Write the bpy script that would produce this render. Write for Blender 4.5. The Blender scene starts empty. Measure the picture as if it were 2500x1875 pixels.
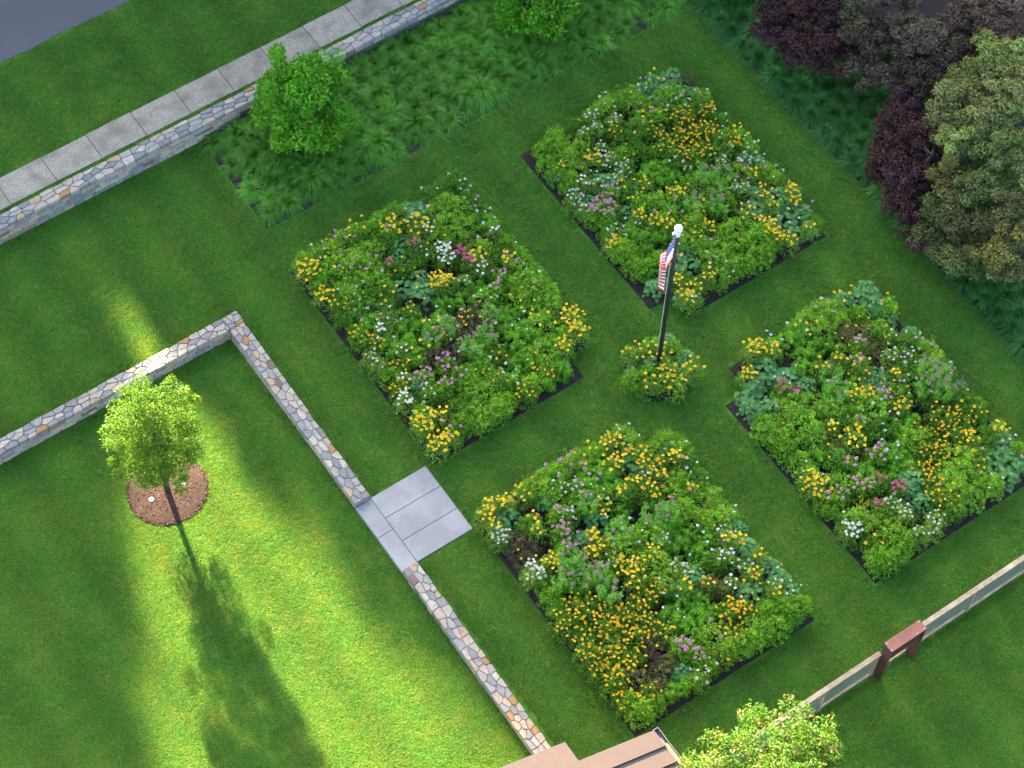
import bpy, math, random
import numpy as np
from mathutils import Vector, Matrix
random.seed(7); RNG = np.random.default_rng(7)
R = math.radians; PI = math.pi
scene = bpy.context.scene
COL = scene.collection

# ------------------------------------------------------------------ camera
PITCH, ROLL, YAW = R(59.28407), R(2.36808), R(36.5403)
FPX, CX, CY, S = 5384.954, 1250.0, 937.5, 0.055
CAM = np.array([-23.24428, -24.27906, 55.0])
def _basis():
    d = np.array([0, math.cos(PITCH), -math.sin(PITCH)]); r = np.array([1.0, 0, 0]); u = np.cross(r, d)
    r2 = math.cos(ROLL)*r + math.sin(ROLL)*u; u2 = -math.sin(ROLL)*r + math.cos(ROLL)*u
    c, s = math.cos(YAW), math.sin(YAW)
    M = np.array([[c, s, 0], [-s, c, 0], [0, 0, 1]])
    return M @ r2, M @ u2, M @ d
BR, BU, BD = _basis()
def G(px, py, z=0.0):
    """point of the place at height z seen at photo pixel (used to survey the plan)"""
    q = BD*FPX + BR*(px-CX) - BU*(py-CY)
    t = (z-CAM[2])/q[2]
    p = CAM + q*t
    return float(p[0]), float(p[1])
def PX(x, y, z):
    q = np.array([x, y, z]) - CAM
    return CX + FPX*(q@BR)/(q@BD), CY - FPX*(q@BU)/(q@BD)
cam = bpy.data.cameras.new('camera'); camo = bpy.data.objects.new('camera', cam); COL.objects.link(camo)
cam.sensor_width = 36.0; cam.lens = FPX/2500*36.0; cam.clip_start = 1.0; cam.clip_end = 1500
camo.matrix_world = Matrix(((BR[0], BU[0], -BD[0], CAM[0]), (BR[1], BU[1], -BD[1], CAM[1]), (BR[2], BU[2], -BD[2], CAM[2]), (0, 0, 0, 1)))
scene.camera = camo

# ------------------------------------------------------------------ light
SUN_AZ, SUN_EL = R(77.5), R(21.0)
world = bpy.data.worlds.new('World'); scene.world = world; world.use_nodes = True
wn = world.node_tree; bg = wn.nodes['Background']
sky = wn.nodes.new('ShaderNodeTexSky'); sky.sky_type = 'NISHITA'; sky.sun_disc = False
sky.sun_elevation = SUN_EL; sky.sun_rotation = PI/2 - SUN_AZ
sky.air_density = 0.7; sky.dust_density = 2.6; sky.ozone_density = 0.3
wn.links.new(sky.outputs[0], bg.inputs[0]); bg.inputs[1].default_value = 0.09
sl = bpy.data.lights.new('sun', 'SUN'); sl.energy = 5.0; sl.angle = R(1.3); sl.color = (1.0, 0.86, 0.62)
so = bpy.data.objects.new('sun', sl); COL.objects.link(so)
SUNV = Vector((math.cos(SUN_AZ)*math.cos(SUN_EL), math.sin(SUN_AZ)*math.cos(SUN_EL), math.sin(SUN_EL)))
so.rotation_euler = SUNV.to_track_quat('Z', 'Y').to_euler(); so.location = SUNV*80
scene.view_settings.view_transform = 'Standard'; scene.view_settings.look = 'None'
scene.view_settings.exposure = 3.6; scene.view_settings.gamma = 1.0
scene.render.engine = 'CYCLES'
scene.cycles.use_denoising = True; scene.cycles.sample_clamp_indirect = 1.5; scene.cycles.max_bounces = 4; scene.cycles.diffuse_bounces = 2; scene.cycles.glossy_bounces = 1; scene.cycles.transmission_bounces = 3; scene.cycles.transparent_max_bounces = 4

# ------------------------------------------------------------------ helpers
def tag(o, label=None, cat=None, group=None, kind=None):
    if label: o['label'] = label
    if cat: o['category'] = cat
    if group: o['group'] = group
    if kind: o['kind'] = kind
    return o
def link(name, data, parent=None, loc=None, rz=None, scale=None):
    o = bpy.data.objects.new(name, data); COL.objects.link(o)
    if parent is not None: o.parent = parent
    if loc is not None: o.location = loc
    if rz is not None: o.rotation_euler = (0, 0, rz)
    if scale is not None: o.scale = (scale,)*3 if np.isscalar(scale) else scale
    return o
def empty(name, loc=(0, 0, 0), rz=0.0):
    o = link(name, None, None, loc, rz); o.empty_display_size = 0.2
    return o
class MB:
    def __init__(s): s.v = []; s.f = []; s.m = []
    def add(s, vs, fs, m=0):
        b = len(s.v); s.v += [tuple(map(float, p)) for p in vs]; s.f += [tuple(i+b for i in f) for f in fs]; s.m += [m]*len(fs)
        return s
    def box(s, x0, x1, y0, y1, z0, z1, m=0):
        return s.add([(x0,y0,z0),(x1,y0,z0),(x1,y1,z0),(x0,y1,z0),(x0,y0,z1),(x1,y0,z1),(x1,y1,z1),(x0,y1,z1)],
                     [(0,3,2,1),(4,5,6,7),(0,1,5,4),(1,2,6,5),(2,3,7,6),(3,0,4,7)], m)
    def bbox(s, x0, x1, y0, y1, z0, z1, b=0.006, m=0):
        """box with chamfered upper edges"""
        return s.add([(x0,y0,z0),(x1,y0,z0),(x1,y1,z0),(x0,y1,z0),(x0,y0,z1-b),(x1,y0,z1-b),(x1,y1,z1-b),(x0,y1,z1-b),
                      (x0+b,y0+b,z1),(x1-b,y0+b,z1),(x1-b,y1-b,z1),(x0+b,y1-b,z1)],
                     [(0,3,2,1),(8,9,10,11)]+[(i,(i+1)%4,4+(i+1)%4,4+i) for i in range(4)]+[(4+i,4+(i+1)%4,8+(i+1)%4,8+i) for i in range(4)], m)
    def tube(s, pts, rads, n=8, cap=True, m=0):
        pts = [Vector(p) for p in pts]; b = len(s.v); k = len(pts)
        for i, p in enumerate(pts):
            d = (pts[min(i+1, k-1)] - pts[max(i-1, 0)]).normalized()
            a = d.orthogonal().normalized() if abs(d.z) < 0.9 else Vector((1, 0, 0)).cross(d).normalized()
            if abs(d.z) < 0.9: a = d.cross(Vector((0, 0, 1))).normalized()
            c = d.cross(a)
            for j in range(n):
                t = 2*PI*j/n; q = p + (a*math.cos(t) + c*math.sin(t))*rads[i]
                s.v.append(tuple(q))
        for i in range(k-1):
            for j in range(n):
                s.f.append((b+i*n+j, b+i*n+(j+1) % n, b+(i+1)*n+(j+1) % n, b+(i+1)*n+j)); s.m.append(m)
        if cap:
            s.f.append(tuple(b+(k-1)*n+j for j in range(n))); s.m.append(m)
            s.f.append(tuple(b+n-1-j for j in range(n))); s.m.append(m)
        return s
    def lathe(s, prof, n=20, c=(0, 0, 0), m=0):
        b = len(s.v); k = len(prof)
        for r, z in prof:
            for j in range(n):
                t = 2*PI*j/n; s.v.append((c[0]+r*math.cos(t), c[1]+r*math.sin(t), c[2]+z))
        for i in range(k-1):
            for j in range(n):
                s.f.append((b+i*n+j, b+i*n+(j+1) % n, b+(i+1)*n+(j+1) % n, b+(i+1)*n+j)); s.m.append(m)
        return s
    def mesh(s, name, mats, smooth=False):
        me = bpy.data.meshes.new(name); me.from_pydata(s.v, [], s.f)
        for m in (mats if isinstance(mats, (list, tuple)) else [mats]): me.materials.append(m)
        me.polygons.foreach_set('material_index', s.m)
        if smooth: me.polygons.foreach_set('use_smooth', [True]*len(s.f))
        me.update(); return me
    def build(s, name, mats, parent=None, smooth=False, loc=None, rz=None):
        return link(name, s.mesh(name, mats, smooth), parent, loc, rz)
def np_mesh(name, verts, quads, mats, cols=None, smooth=False):
    me = bpy.data.meshes.new(name); verts = np.asarray(verts, np.float32); quads = np.asarray(quads, np.int32)
    me.vertices.add(len(verts)); me.vertices.foreach_set('co', verts.ravel())
    k = quads.shape[1]; n = len(quads)
    me.loops.add(n*k); me.loops.foreach_set('vertex_index', quads.ravel())
    me.polygons.add(n); me.polygons.foreach_set('loop_start', np.arange(0, n*k, k, dtype=np.int32)); me.polygons.foreach_set('loop_total', np.full(n, k, np.int32))
    if smooth: me.polygons.foreach_set('use_smooth', np.ones(n, bool))
    me.update(calc_edges=True)
    for m in (mats if isinstance(mats, (list, tuple)) else [mats]): me.materials.append(m)
    if cols is not None:
        at = me.color_attributes.new('Col', 'FLOAT_COLOR', 'POINT')
        c = np.ones((len(verts), 4), np.float32); c[:, :3] = cols; at.data.foreach_set('color', c.ravel())
    return me

# ------------------------------------------------------------------ materials
def N(nt, typ, **kw):
    n = nt.nodes.new(typ)
    for k, v in kw.items():
        if k in n.inputs.keys(): n.inputs[k].default_value = v
        else: setattr(n, k, v)
    return n
def ramp(nt, fac, stops):
    r = nt.nodes.new('ShaderNodeValToRGB'); e = r.color_ramp.elements
    while len(e) < len(stops): e.new(0.5)
    for i, (p, c) in enumerate(stops): e[i].position = p; e[i].color = (*c, 1)
    nt.links.new(fac, r.inputs[0]); return r.outputs[0]
def mixc(nt, a, b, fac, mode='MIX'):
    m = nt.nodes.new('ShaderNodeMix'); m.data_type = 'RGBA'; m.blend_type = mode
    for sock, val in ((m.inputs[0], fac), (m.inputs[6], a), (m.inputs[7], b)):
        if hasattr(val, 'is_output'): nt.links.new(val, sock)
        else: sock.default_value = val if not isinstance(val, tuple) else (*val, 1)
    return m.outputs[2]
def new_mat(name):
    m = bpy.data.materials.new(name); m.use_nodes = True
    return m, m.node_tree, m.node_tree.nodes['Principled BSDF']
def surf(name, c1, c2, scale=8.0, rough=0.85, bump=0.3, bscale=None, detail=6, metal=0.0, c3=None, s3=1.0, spec=0.3, world=True, bdist=0.02, obj_rand=0.0):
    m, nt, p = new_mat(name)
    if world: co = nt.nodes.new('ShaderNodeNewGeometry').outputs['Position']
    else: co = nt.nodes.new('ShaderNodeTexCoord').outputs['Object']
    n1 = N(nt, 'ShaderNodeTexNoise', Scale=scale, Detail=detail, Roughness=0.65); nt.links.new(co, n1.inputs['Vector'])
    col = ramp(nt, n1.outputs[0], [(0.3, c1), (0.7, c2)])
    if c3:
        n3 = N(nt, 'ShaderNodeTexNoise', Scale=s3, Detail=4); nt.links.new(co, n3.inputs['Vector'])
        f = ramp(nt, n3.outputs[0], [(0.45, (0, 0, 0)), (0.68, (1, 1, 1))])
        col = mixc(nt, col, c3, f)
    if obj_rand:
        oi = nt.nodes.new('ShaderNodeObjectInfo'); mr = N(nt, 'ShaderNodeMapRange'); mr.inputs[3].default_value = 1-obj_rand; mr.inputs[4].default_value = 1+obj_rand
        nt.links.new(oi.outputs['Random'], mr.inputs[0])
        hs = N(nt, 'ShaderNodeHueSaturation'); nt.links.new(mr.outputs[0], hs.inputs['Value']); nt.links.new(col, hs.inputs['Color']); col = hs.outputs[0]
    nt.links.new(col, p.inputs['Base Color']); p.inputs['Roughness'].default_value = rough; p.inputs['Metallic'].default_value = metal
    p.inputs['Specular IOR Level'].default_value = spec
    if bump:
        n2 = N(nt, 'ShaderNodeTexNoise', Scale=bscale or scale*3, Detail=8, Roughness=0.7); nt.links.new(co, n2.inputs['Vector'])
        b = N(nt, 'ShaderNodeBump', Strength=bump, Distance=bdist); nt.links.new(n2.outputs[0], b.inputs['Height']); nt.links.new(b.outputs[0], p.inputs['Normal'])
    return m
def leaf_mat(name, trans=0.35, island=0.35, objv=0.15, hue=0.02, rough=0.55, fixed=None, spec=0.25, gain=1.0):
    m, nt, p = new_mat(name)
    if fixed: col = nt.nodes.new('ShaderNodeRGB'); col.outputs[0].default_value = (*fixed, 1); col = col.outputs[0]
    else:
        at = nt.nodes.new('ShaderNodeVertexColor'); at.layer_name = 'Col'; col = at.outputs[0]
    geo = nt.nodes.new('ShaderNodeNewGeometry'); oi = nt.nodes.new('ShaderNodeObjectInfo')
    a = N(nt, 'ShaderNodeMapRange'); a.inputs[3].default_value = gain*(1-island); a.inputs[4].default_value = gain*(1+island); nt.links.new(geo.outputs['Random Per Island'], a.inputs[0])
    b = N(nt, 'ShaderNodeMapRange'); b.inputs[3].default_value = 1-objv; b.inputs[4].default_value = 1+objv; nt.links.new(oi.outputs['Random'], b.inputs[0])
    mu = nt.nodes.new('ShaderNodeMath'); mu.operation = 'MULTIPLY'; nt.links.new(a.outputs[0], mu.inputs[0]); nt.links.new(b.outputs[0], mu.inputs[1])
    h = N(nt, 'ShaderNodeMapRange'); h.inputs[3].default_value = 0.5-hue; h.inputs[4].default_value = 0.5+hue; nt.links.new(geo.outputs['Random Per Island'], h.inputs[0])
    hs = N(nt, 'ShaderNodeHueSaturation'); nt.links.new(h.outputs[0], hs.inputs['Hue']); nt.links.new(mu.outputs[0], hs.inputs['Value']); nt.links.new(col, hs.inputs['Color'])
    nt.links.new(hs.outputs[0], p.inputs['Base Color']); p.inputs['Roughness'].default_value = rough; p.inputs['Specular IOR Level'].default_value = spec
    tr = nt.nodes.new('ShaderNodeBsdfTranslucent'); nt.links.new(hs.outputs[0] if fixed else mixc(nt, hs.outputs[0], (1.45, 1.25, 0.7), 1.0, 'MULTIPLY'), tr.inputs[0])
    mx = nt.nodes.new('ShaderNodeMixShader'); mx.inputs[0].default_value = trans
    nt.links.new(p.outputs[0], mx.inputs[1]); nt.links.new(tr.outputs[0], mx.inputs[2]); nt.links.new(mx.outputs[0], nt.nodes['Material Output'].inputs[0])
    return m
def grass_color(nt):
    """large soft patches, mowing bands, fine grain; all from place coordinates"""
    co = nt.nodes.new('ShaderNodeNewGeometry').outputs['Position']
    n1 = N(nt, 'ShaderNodeTexNoise', Scale=0.55, Detail=5, Roughness=0.6); nt.links.new(co, n1.inputs['Vector'])
    base = ramp(nt, n1.outputs[0], [(0.30, GR[0]), (0.52, GR[1]), (0.72, GR[2])])
    n2 = N(nt, 'ShaderNodeTexNoise', Scale=1.7, Detail=5, Roughness=0.62); nt.links.new(co, n2.inputs['Vector'])
    f2 = ramp(nt, n2.outputs[0], [(0.47, (0, 0, 0)), (0.76, (0.65,)*3)])
    base = mixc(nt, base, GR[3], f2)
    n4 = N(nt, 'ShaderNodeTexNoise', Scale=15.0, Detail=3, Roughness=0.7); nt.links.new(co, n4.inputs['Vector'])
    base = mixc(nt, base, ramp(nt, n4.outputs[0], [(0.30, (0.66, 0.70, 0.66)), (0.5, (1.0, 1.0, 1.0)), (0.72, (1.42, 1.30, 1.25))]), 1.0, 'MULTIPLY')
    w = N(nt, 'ShaderNodeTexWave', Scale=0.17, Distortion=1.2, Detail=2); w.bands_direction = 'X'; nt.links.new(co, w.inputs['Vector']); w.inputs['Detail Scale'].default_value = 0.6
    hs = N(nt, 'ShaderNodeHueSaturation'); mr = N(nt, 'ShaderNodeMapRange'); mr.inputs[3].default_value = 0.90; mr.inputs[4].default_value = 1.09
    nt.links.new(w.outputs['Fac'], mr.inputs[0]); nt.links.new(mr.outputs[0], hs.inputs['Value']); nt.links.new(base, hs.inputs['Color'])
    return hs.outputs[0]
GR = [(0.060, 0.196, 0.022), (0.076, 0.226, 0.025), (0.100, 0.244, 0.028), (0.155, 0.266, 0.038)]
def lawn_mat():
    m, nt, p = new_mat('lawn_turf'); c = grass_color(nt)
    c = mixc(nt, c, (0.04, 0.085, 0.014), 0.45)
    nt.links.new(c, p.inputs['Base Color']); p.inputs['Roughness'].default_value = 0.95; p.inputs['Specular IOR Level'].default_value = 0.1
    return m
def blade_mat():
    m, nt, p = new_mat('lawn_blade'); c = grass_color(nt)
    geo = nt.nodes.new('ShaderNodeNewGeometry')
    a = N(nt, 'ShaderNodeMapRange'); a.inputs[3].default_value = 0.65; a.inputs[4].default_value = 1.35; nt.links.new(geo.outputs['Random Per Island'], a.inputs[0])
    hs = N(nt, 'ShaderNodeHueSaturation'); nt.links.new(a.outputs[0], hs.inputs['Value']); nt.links.new(c, hs.inputs['Color'])
    nt.links.new(hs.outputs[0], p.inputs['Base Color']); p.inputs['Roughness'].default_value = 0.6; p.inputs['Specular IOR Level'].default_value = 0.2
    tr = nt.nodes.new('ShaderNodeBsdfTranslucent'); nt.links.new(mixc(nt, hs.outputs[0], (3.7, 1.55, 0.9), 1.0, 'MULTIPLY'), tr.inputs[0])
    mx = nt.nodes.new('ShaderNodeMixShader'); mx.inputs[0].default_value = 0.38
    nt.links.new(p.outputs[0], mx.inputs[1]); nt.links.new(tr.outputs[0], mx.inputs[2]); nt.links.new(mx.outputs[0], nt.nodes['Material Output'].inputs[0])
    return m
def stone_mat():
    m, nt, p = new_mat('fieldstone')
    oi = nt.nodes.new('ShaderNodeObjectInfo'); co = nt.nodes.new('ShaderNodeNewGeometry').outputs['Position']
    base = ramp(nt, oi.outputs['Random'], [(0.0, (0.20, 0.21, 0.225)), (0.14, (0.27, 0.28, 0.295)), (0.28, (0.36, 0.32, 0.285)), (0.40, (0.23, 0.245, 0.26)),
        (0.52, (0.39, 0.35, 0.32)), (0.64, (0.31, 0.31, 0.30)), (0.75, (0.37, 0.30, 0.22)), (0.84, (0.41, 0.39, 0.355)), (0.95, (0.33, 0.20, 0.105)), (0.98, (0.17, 0.125, 0.11))])
    base.node.color_ramp.interpolation = 'CONSTANT'
    n1 = N(nt, 'ShaderNodeTexNoise', Scale=9.0, Detail=7, Roughness=0.7); nt.links.new(co, n1.inputs['Vector'])
    f = ramp(nt, n1.outputs[0], [(0.3, (0.68, 0.68, 0.72)), (0.5, (1, 1, 1)), (0.72, (1.22, 1.18, 1.08))])
    c = mixc(nt, base, f, 1.0, 'MULTIPLY'); c = mixc(nt, c, (0.93, 0.855, 0.745), 1.0, 'MULTIPLY')
    n2 = N(nt, 'ShaderNodeTexNoise', Scale=28.0, Detail=6, Roughness=0.7); nt.links.new(co, n2.inputs['Vector'])
    f2 = ramp(nt, n2.outputs[0], [(0.35, (0.8,)*3), (0.6, (1.05,)*3)]); c = mixc(nt, c, f2, 1.0, 'MULTIPLY')
    nt.links.new(c, p.inputs['Base Color']); p.inputs['Roughness'].default_value = 0.85; p.inputs['Specular IOR Level'].default_value = 0.25
    b = N(nt, 'ShaderNodeBump', Strength=0.6, Distance=0.02); nt.links.new(n1.outputs[0], b.inputs['Height']); nt.links.new(b.outputs[0], p.inputs['Normal'])
    return m
M = {}
M['turf'] = lawn_mat(); M['blade'] = blade_mat(); M['stone'] = stone_mat(); M['leaf'] = leaf_mat('leaf', 0.4, 0.28, gain=1.15); M['leaf_tree'] = leaf_mat('leaf_tree', 0.42, 0.4, 0.05, 0.025)
M['reed'] = leaf_mat('reed', 0.38, 0.18, 0.28, 0.012, 0.5)
M['soil'] = surf('soil', (0.009, 0.007, 0.006), (0.026, 0.02, 0.018), 14, 0.95, 1.0, 40, c3=(0.036, 0.026, 0.02), s3=30, bdist=0.03)
M['ground'] = surf('ground', (0.03, 0.05, 0.015), (0.06, 0.09, 0.025), 0.5, 0.95, 0.3)
M['asphalt'] = surf('asphalt', (0.075, 0.073, 0.076), (0.105, 0.102, 0.105), 60, 0.9, 0.5, 120, c3=(0.088, 0.086, 0.089), s3=0.6, bdist=0.01)
M['concrete'] = surf('concrete', (0.12, 0.107, 0.078), (0.41, 0.365, 0.275), 30, 0.9, 0.6, 70, detail=9, c3=(0.17, 0.15, 0.105), s3=1.5, bdist=0.01, obj_rand=0.06)
M['joint'] = surf('joint_sand', (0.03, 0.03, 0.025), (0.08, 0.075, 0.06), 20, 0.95, 0.4)
M['bluestone'] = surf('bluestone', (0.20, 0.199, 0.195), (0.24, 0.237, 0.23), 5, 0.8, 0.05, 60, c3=(0.285, 0.28, 0.27), s3=0.9, bdist=0.005, obj_rand=0.05)
M['dry_core'] = surf('dry_core', (0.06, 0.058, 0.055), (0.13, 0.125, 0.115), 12, 0.95, 0.5)
M['mortar'] = surf('mortar', (0.20, 0.18, 0.145), (0.29, 0.26, 0.21), 14, 0.95, 0.5)
M['bark'] = surf('bark', (0.035, 0.026, 0.02), (0.10, 0.08, 0.062), 18, 0.9, 0.8, 40)
M['twig'] = surf('twig', (0.05, 0.05, 0.025), (0.10, 0.09, 0.05), 18, 0.9, 0.3)
M['mulch'] = surf('mulch', (0.022, 0.011, 0.008), (0.06, 0.034, 0.022), 40, 0.95, 1.0, 60, c3=(0.06, 0.03, 0.022), s3=3.0, bdist=0.03)
M['black_metal'] = surf('black_metal', (0.012, 0.011, 0.011), (0.022, 0.02, 0.02), 6, 0.45, 0.05)
M['white_metal'] = surf('white_metal', (0.55, 0.55, 0.53), (0.62, 0.62, 0.60), 10, 0.35, 0.0, spec=0.5)
M['brown_metal'] = surf('brown_metal', (0.085, 0.034, 0.028), (0.12, 0.048, 0.038), 7, 0.55, 0.1, 40, c3=(0.10, 0.042, 0.036), s3=3)
M['roof_metal'] = surf('roof_metal', (0.062, 0.043, 0.036), (0.074, 0.05, 0.042), 3, 0.5, 0.03, 20, spec=0.4)
M['roof_dark'] = surf('roof_seam', (0.07, 0.045, 0.038), (0.085, 0.055, 0.045), 4, 0.5, 0.03)
M['zinc'] = surf('zinc', (0.10, 0.10, 0.10), (0.15, 0.15, 0.15), 6, 0.45, 0.05, metal=0.3)
M['debris'] = surf('debris', (0.10, 0.07, 0.04), (0.32, 0.24, 0.14), 30, 0.95, 0.8)
M['wood'] = surf('weathered_wood', (0.20, 0.15, 0.095), (0.36, 0.275, 0.175), 9, 0.85, 0.4, 50, c3=(0.42, 0.325, 0.215), s3=2.5, obj_rand=0.1)
M['wire'] = surf('wire', (0.10, 0.135, 0.13), (0.13, 0.165, 0.155), 10, 0.5, 0.0, metal=0.2)
M['siding'] = surf('siding', (0.16, 0.10, 0.075), (0.22, 0.14, 0.10), 5, 0.85, 0.2)
M['lens'] = surf('lens', (0.34, 0.34, 0.32), (0.42, 0.41, 0.39), 10, 0.2, 0.0, spec=0.6)
M['rope'] = surf('rope', (0.5, 0.5, 0.48), (0.6, 0.6, 0.58), 20, 0.9, 0.0)
def pet(name, c, tr=0.3): return leaf_mat(name, tr, 0.14, 0.10, 0.008, 0.6, fixed=c)
M['yellow'] = pet('petal_yellow', (0.78, 0.50, 0.012)); M['gold'] = pet('petal_gold', (0.76, 0.42, 0.008)); M['pink'] = pet('petal_pink', (0.52, 0.20, 0.36))
M['white'] = pet('petal_white', (0.62, 0.61, 0.55)); M['magenta'] = pet('petal_magenta', (0.45, 0.07, 0.17)); M['dusky'] = pet('petal_dusky', (0.26, 0.145, 0.155))
M['violet'] = pet('petal_violet', (0.20, 0.19, 0.34)); M['orange'] = pet('petal_orange', (0.75, 0.22, 0.06)); M['cone'] = pet('flower_cone', (0.075, 0.03, 0.012), 0.05)
M['conepink'] = pet('cone_pink', (0.20, 0.06, 0.05), 0.05); M['coneyellow'] = pet('cone_yellow', (0.55, 0.42, 0.06), 0.05); M['stem'] = pet('stem_green', (0.07, 0.17, 0.03), 0.2)

# ------------------------------------------------------------------ plan (metres; X along the road, Y towards it)
ROADWALL = dict(y0=14.50, y1=14.98, top=0.72); UP = 0.62
WALLTOP = 0.22
BEDS = {'A': (-7.10, -1.08, 0.98, 8.86), 'B': (1.05, 7.08, 0.96, 8.60), 'C': (0.92, 6.95, -8.90, -1.10), 'D': (-7.25, -1.15, -8.82, -1.12)}
NOTCH = 0.9
def bed_poly(k, m=0.0, m2=None):
    m2 = m if m2 is None else m2
    x0, x1, y0, y1 = BEDS[k]; x0 += m; x1 -= m2; y0 += m; y1 -= m2; n = NOTCH
    if k == 'A': return [(x0,y0),(x1-n,y0),(x1-n,y0+n),(x1,y0+n),(x1,y1),(x0,y1)]
    if k == 'B': return [(x0+n,y0),(x1,y0),(x1,y1),(x0,y1),(x0,y0+n),(x0+n,y0+n)]
    if k == 'C': return [(x0,y0),(x1,y0),(x1,y1),(x0+n,y1),(x0+n,y1-n),(x0,y1-n)]
    return [(x0,y0),(x1,y0),(x1,y1-n),(x1-n,y1-n),(x1-n,y1),(x0,y1)]
def in_bed(k, x, y, m=0.0):
    x0, x1, y0, y1 = BEDS[k]
    a = (x > x0+m) & (x < x1-m) & (y > y0+m) & (y < y1-m); n = NOTCH
    if k == 'A': c = (x > x1-n-m) & (y < y0+n+m)
    elif k == 'B': c = (x < x0+n+m) & (y < y0+n+m)
    elif k == 'C': c = (x < x0+n+m) & (y > y1-n-m)
    else: c = (x > x1-n-m) & (y > y1-n-m)
    return a & ~c
CIRC = (-0.05, -0.08, 0.95)
HEDGE = (-6.85, 10.52)          # x of its left end, y of its lawn edge
BORDER_X = 9.18
TREE = (-13.77, 4.59); MULCH_R = 1.15
LAND = (-9.22, -7.37, -1.30, 1.10)
def low_z(x, y):                # level of the tree lawn
    t = np.clip((7.9 - np.asarray(y))/6.0, 0, 1)
    return -0.30 + 0.21*t

# ------------------------------------------------------------------ ground sheets
def sheet(name, poly, z, mat, kind='structure', thick=0.0):
    mb = MB(); n = len(poly)
    if thick:
        mb.add([(x, y, z) for x, y in poly] + [(x, y, z-thick) for x, y in poly], [tuple(range(n))] + [(i, i+n, (i+1) % n + n, (i+1) % n) for i in range(n)])
    else: mb.add([(x, y, z) for x, y in poly], [tuple(range(n))])
    return tag(mb.build(name, mat), kind=kind)
def rect(x0, x1, y0, y1): return [(x0,y0),(x1,y0),(x1,y1),(x0,y1)]
sheet('ground', rect(-500, 500, -500, 500), -0.9, M['ground'])
sheet('garden_lawn', [(-9.45,-80),(80,-80),(80,14.7),(-80,14.7),(-80,8.25),(-9.45,8.25)], 0.0, M['turf'], thick=0.8)
# the tree lawn falls gently away from the terrace
mb = MB(); ys = [8.2, 7.9, 6.5, 5.0, 3.5, 1.9, -80]
for i in range(len(ys)-1):
    za, zb = float(low_z(0, ys[i])), float(low_z(0, ys[i+1]))
    mb.add([(-80, ys[i+1], zb), (-9.5, ys[i+1], zb), (-9.5, ys[i], za), (-80, ys[i], za)], [(0, 1, 2, 3)])
tag(mb.build('tree_lawn', M['turf']), kind='structure')
sheet('verge_lawn', rect(-80, 80, 14.75, 20.6), UP, M['turf'], thick=0.8)
# road with a ragged asphalt edge
pts = [(80, 27.5), (-80, 27.5)]; x = -80.0
while x < 80:
    pts.append((x, 20.15 + 0.035*math.sin(x*2.1) + random.uniform(-0.03, 0.03))); x += 0.35 if -20 < x < 10 else 5
sheet('road', pts, UP-0.012+0.03, M['asphalt'])
sheet('far_verge', rect(-120, 120, 27.5, 110), UP, M['ground'], thick=0.8)
# sidewalk: bedding and separate panels
sw = sheet('sidewalk', rect(-40, 40, 15.15, 16.22), UP+0.012, M['joint'])
for i in range(-4, 12):
    x0 = -12.94 + 1.553*i
    mb = MB(); mb.bbox(x0+0.009, x0+1.553-0.009, 15.155+random.uniform(-.012,.012), 16.215+random.uniform(-.012,.012), UP-0.02, UP+0.034+random.uniform(-.004,.004), 0.008)
    mb.build('concrete_panel', M['concrete'], sw)
# bluestone landing and threshold
ld = sheet('stone_landing', rect(-9.735, -7.36, -1.31, 1.11), 0.006, M['joint'])
def slab(x0, x1, y0, y1, z1, z0=-0.3):
    mb = MB(); mb.bbox(x0, x1, y0, y1, z0, z1, 0.006); return mb.build('slab', M['bluestone'], ld)
j = 0.007
for y0, y1 in ((-1.30, -0.52), (-0.52, 0.33), (0.33, 1.10)): slab(-9.22+j, -7.37, y0+j, y1-j, 0.045+random.uniform(-.002, .002))
for y0, y1 in ((-1.335, -0.085), (-0.085, 1.07)): slab(-9.735, -9.22-j, y0+j, y1-j, 0.05)

# ------------------------------------------------------------------ stone walls
def clip_poly(poly, a, b, c):   # keep a*x+b*y<=c
    out = []
    for i in range(len(poly)):
        p, q = poly[i], poly[(i+1) % len(poly)]
        dp, dq = a*p[0]+b*p[1]-c, a*q[0]+b*q[1]-c
        if dp <= 0: out.append(p)
        if dp*dq < 0:
            t = dp/(dp-dq); out.append((p[0]+(q[0]-p[0])*t, p[1]+(q[1]-p[1])*t))
    return out
def inset(poly, d):
    """shrink a convex polygon by moving each side inwards"""
    out = list(poly); n = len(poly)
    for i in range(n):
        p, q = poly[i], poly[(i+1) % n]; ex, ey = q[0]-p[0], q[1]-p[1]; L = math.hypot(ex, ey)
        if L < 1e-6: continue
        a, b = ey/L, -ex/L
        out = clip_poly(out, a, b, a*p[0]+b*p[1]-d)
        if len(out) < 3: return []
    return out
def chamfer(poly, f):
    out = []; n = len(poly)
    for i in range(n):
        p, c, q = poly[i-1], poly[i], poly[(i+1) % n]
        for r in (p, q):
            L = math.hypot(r[0]-c[0], r[1]-c[1]); t = min(f/max(L, 1e-6), 0.3)*random.uniform(.6, 1.2)
            out.append((c[0]+(r[0]-c[0])*t, c[1]+(r[1]-c[1])*t))
    return out
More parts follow.
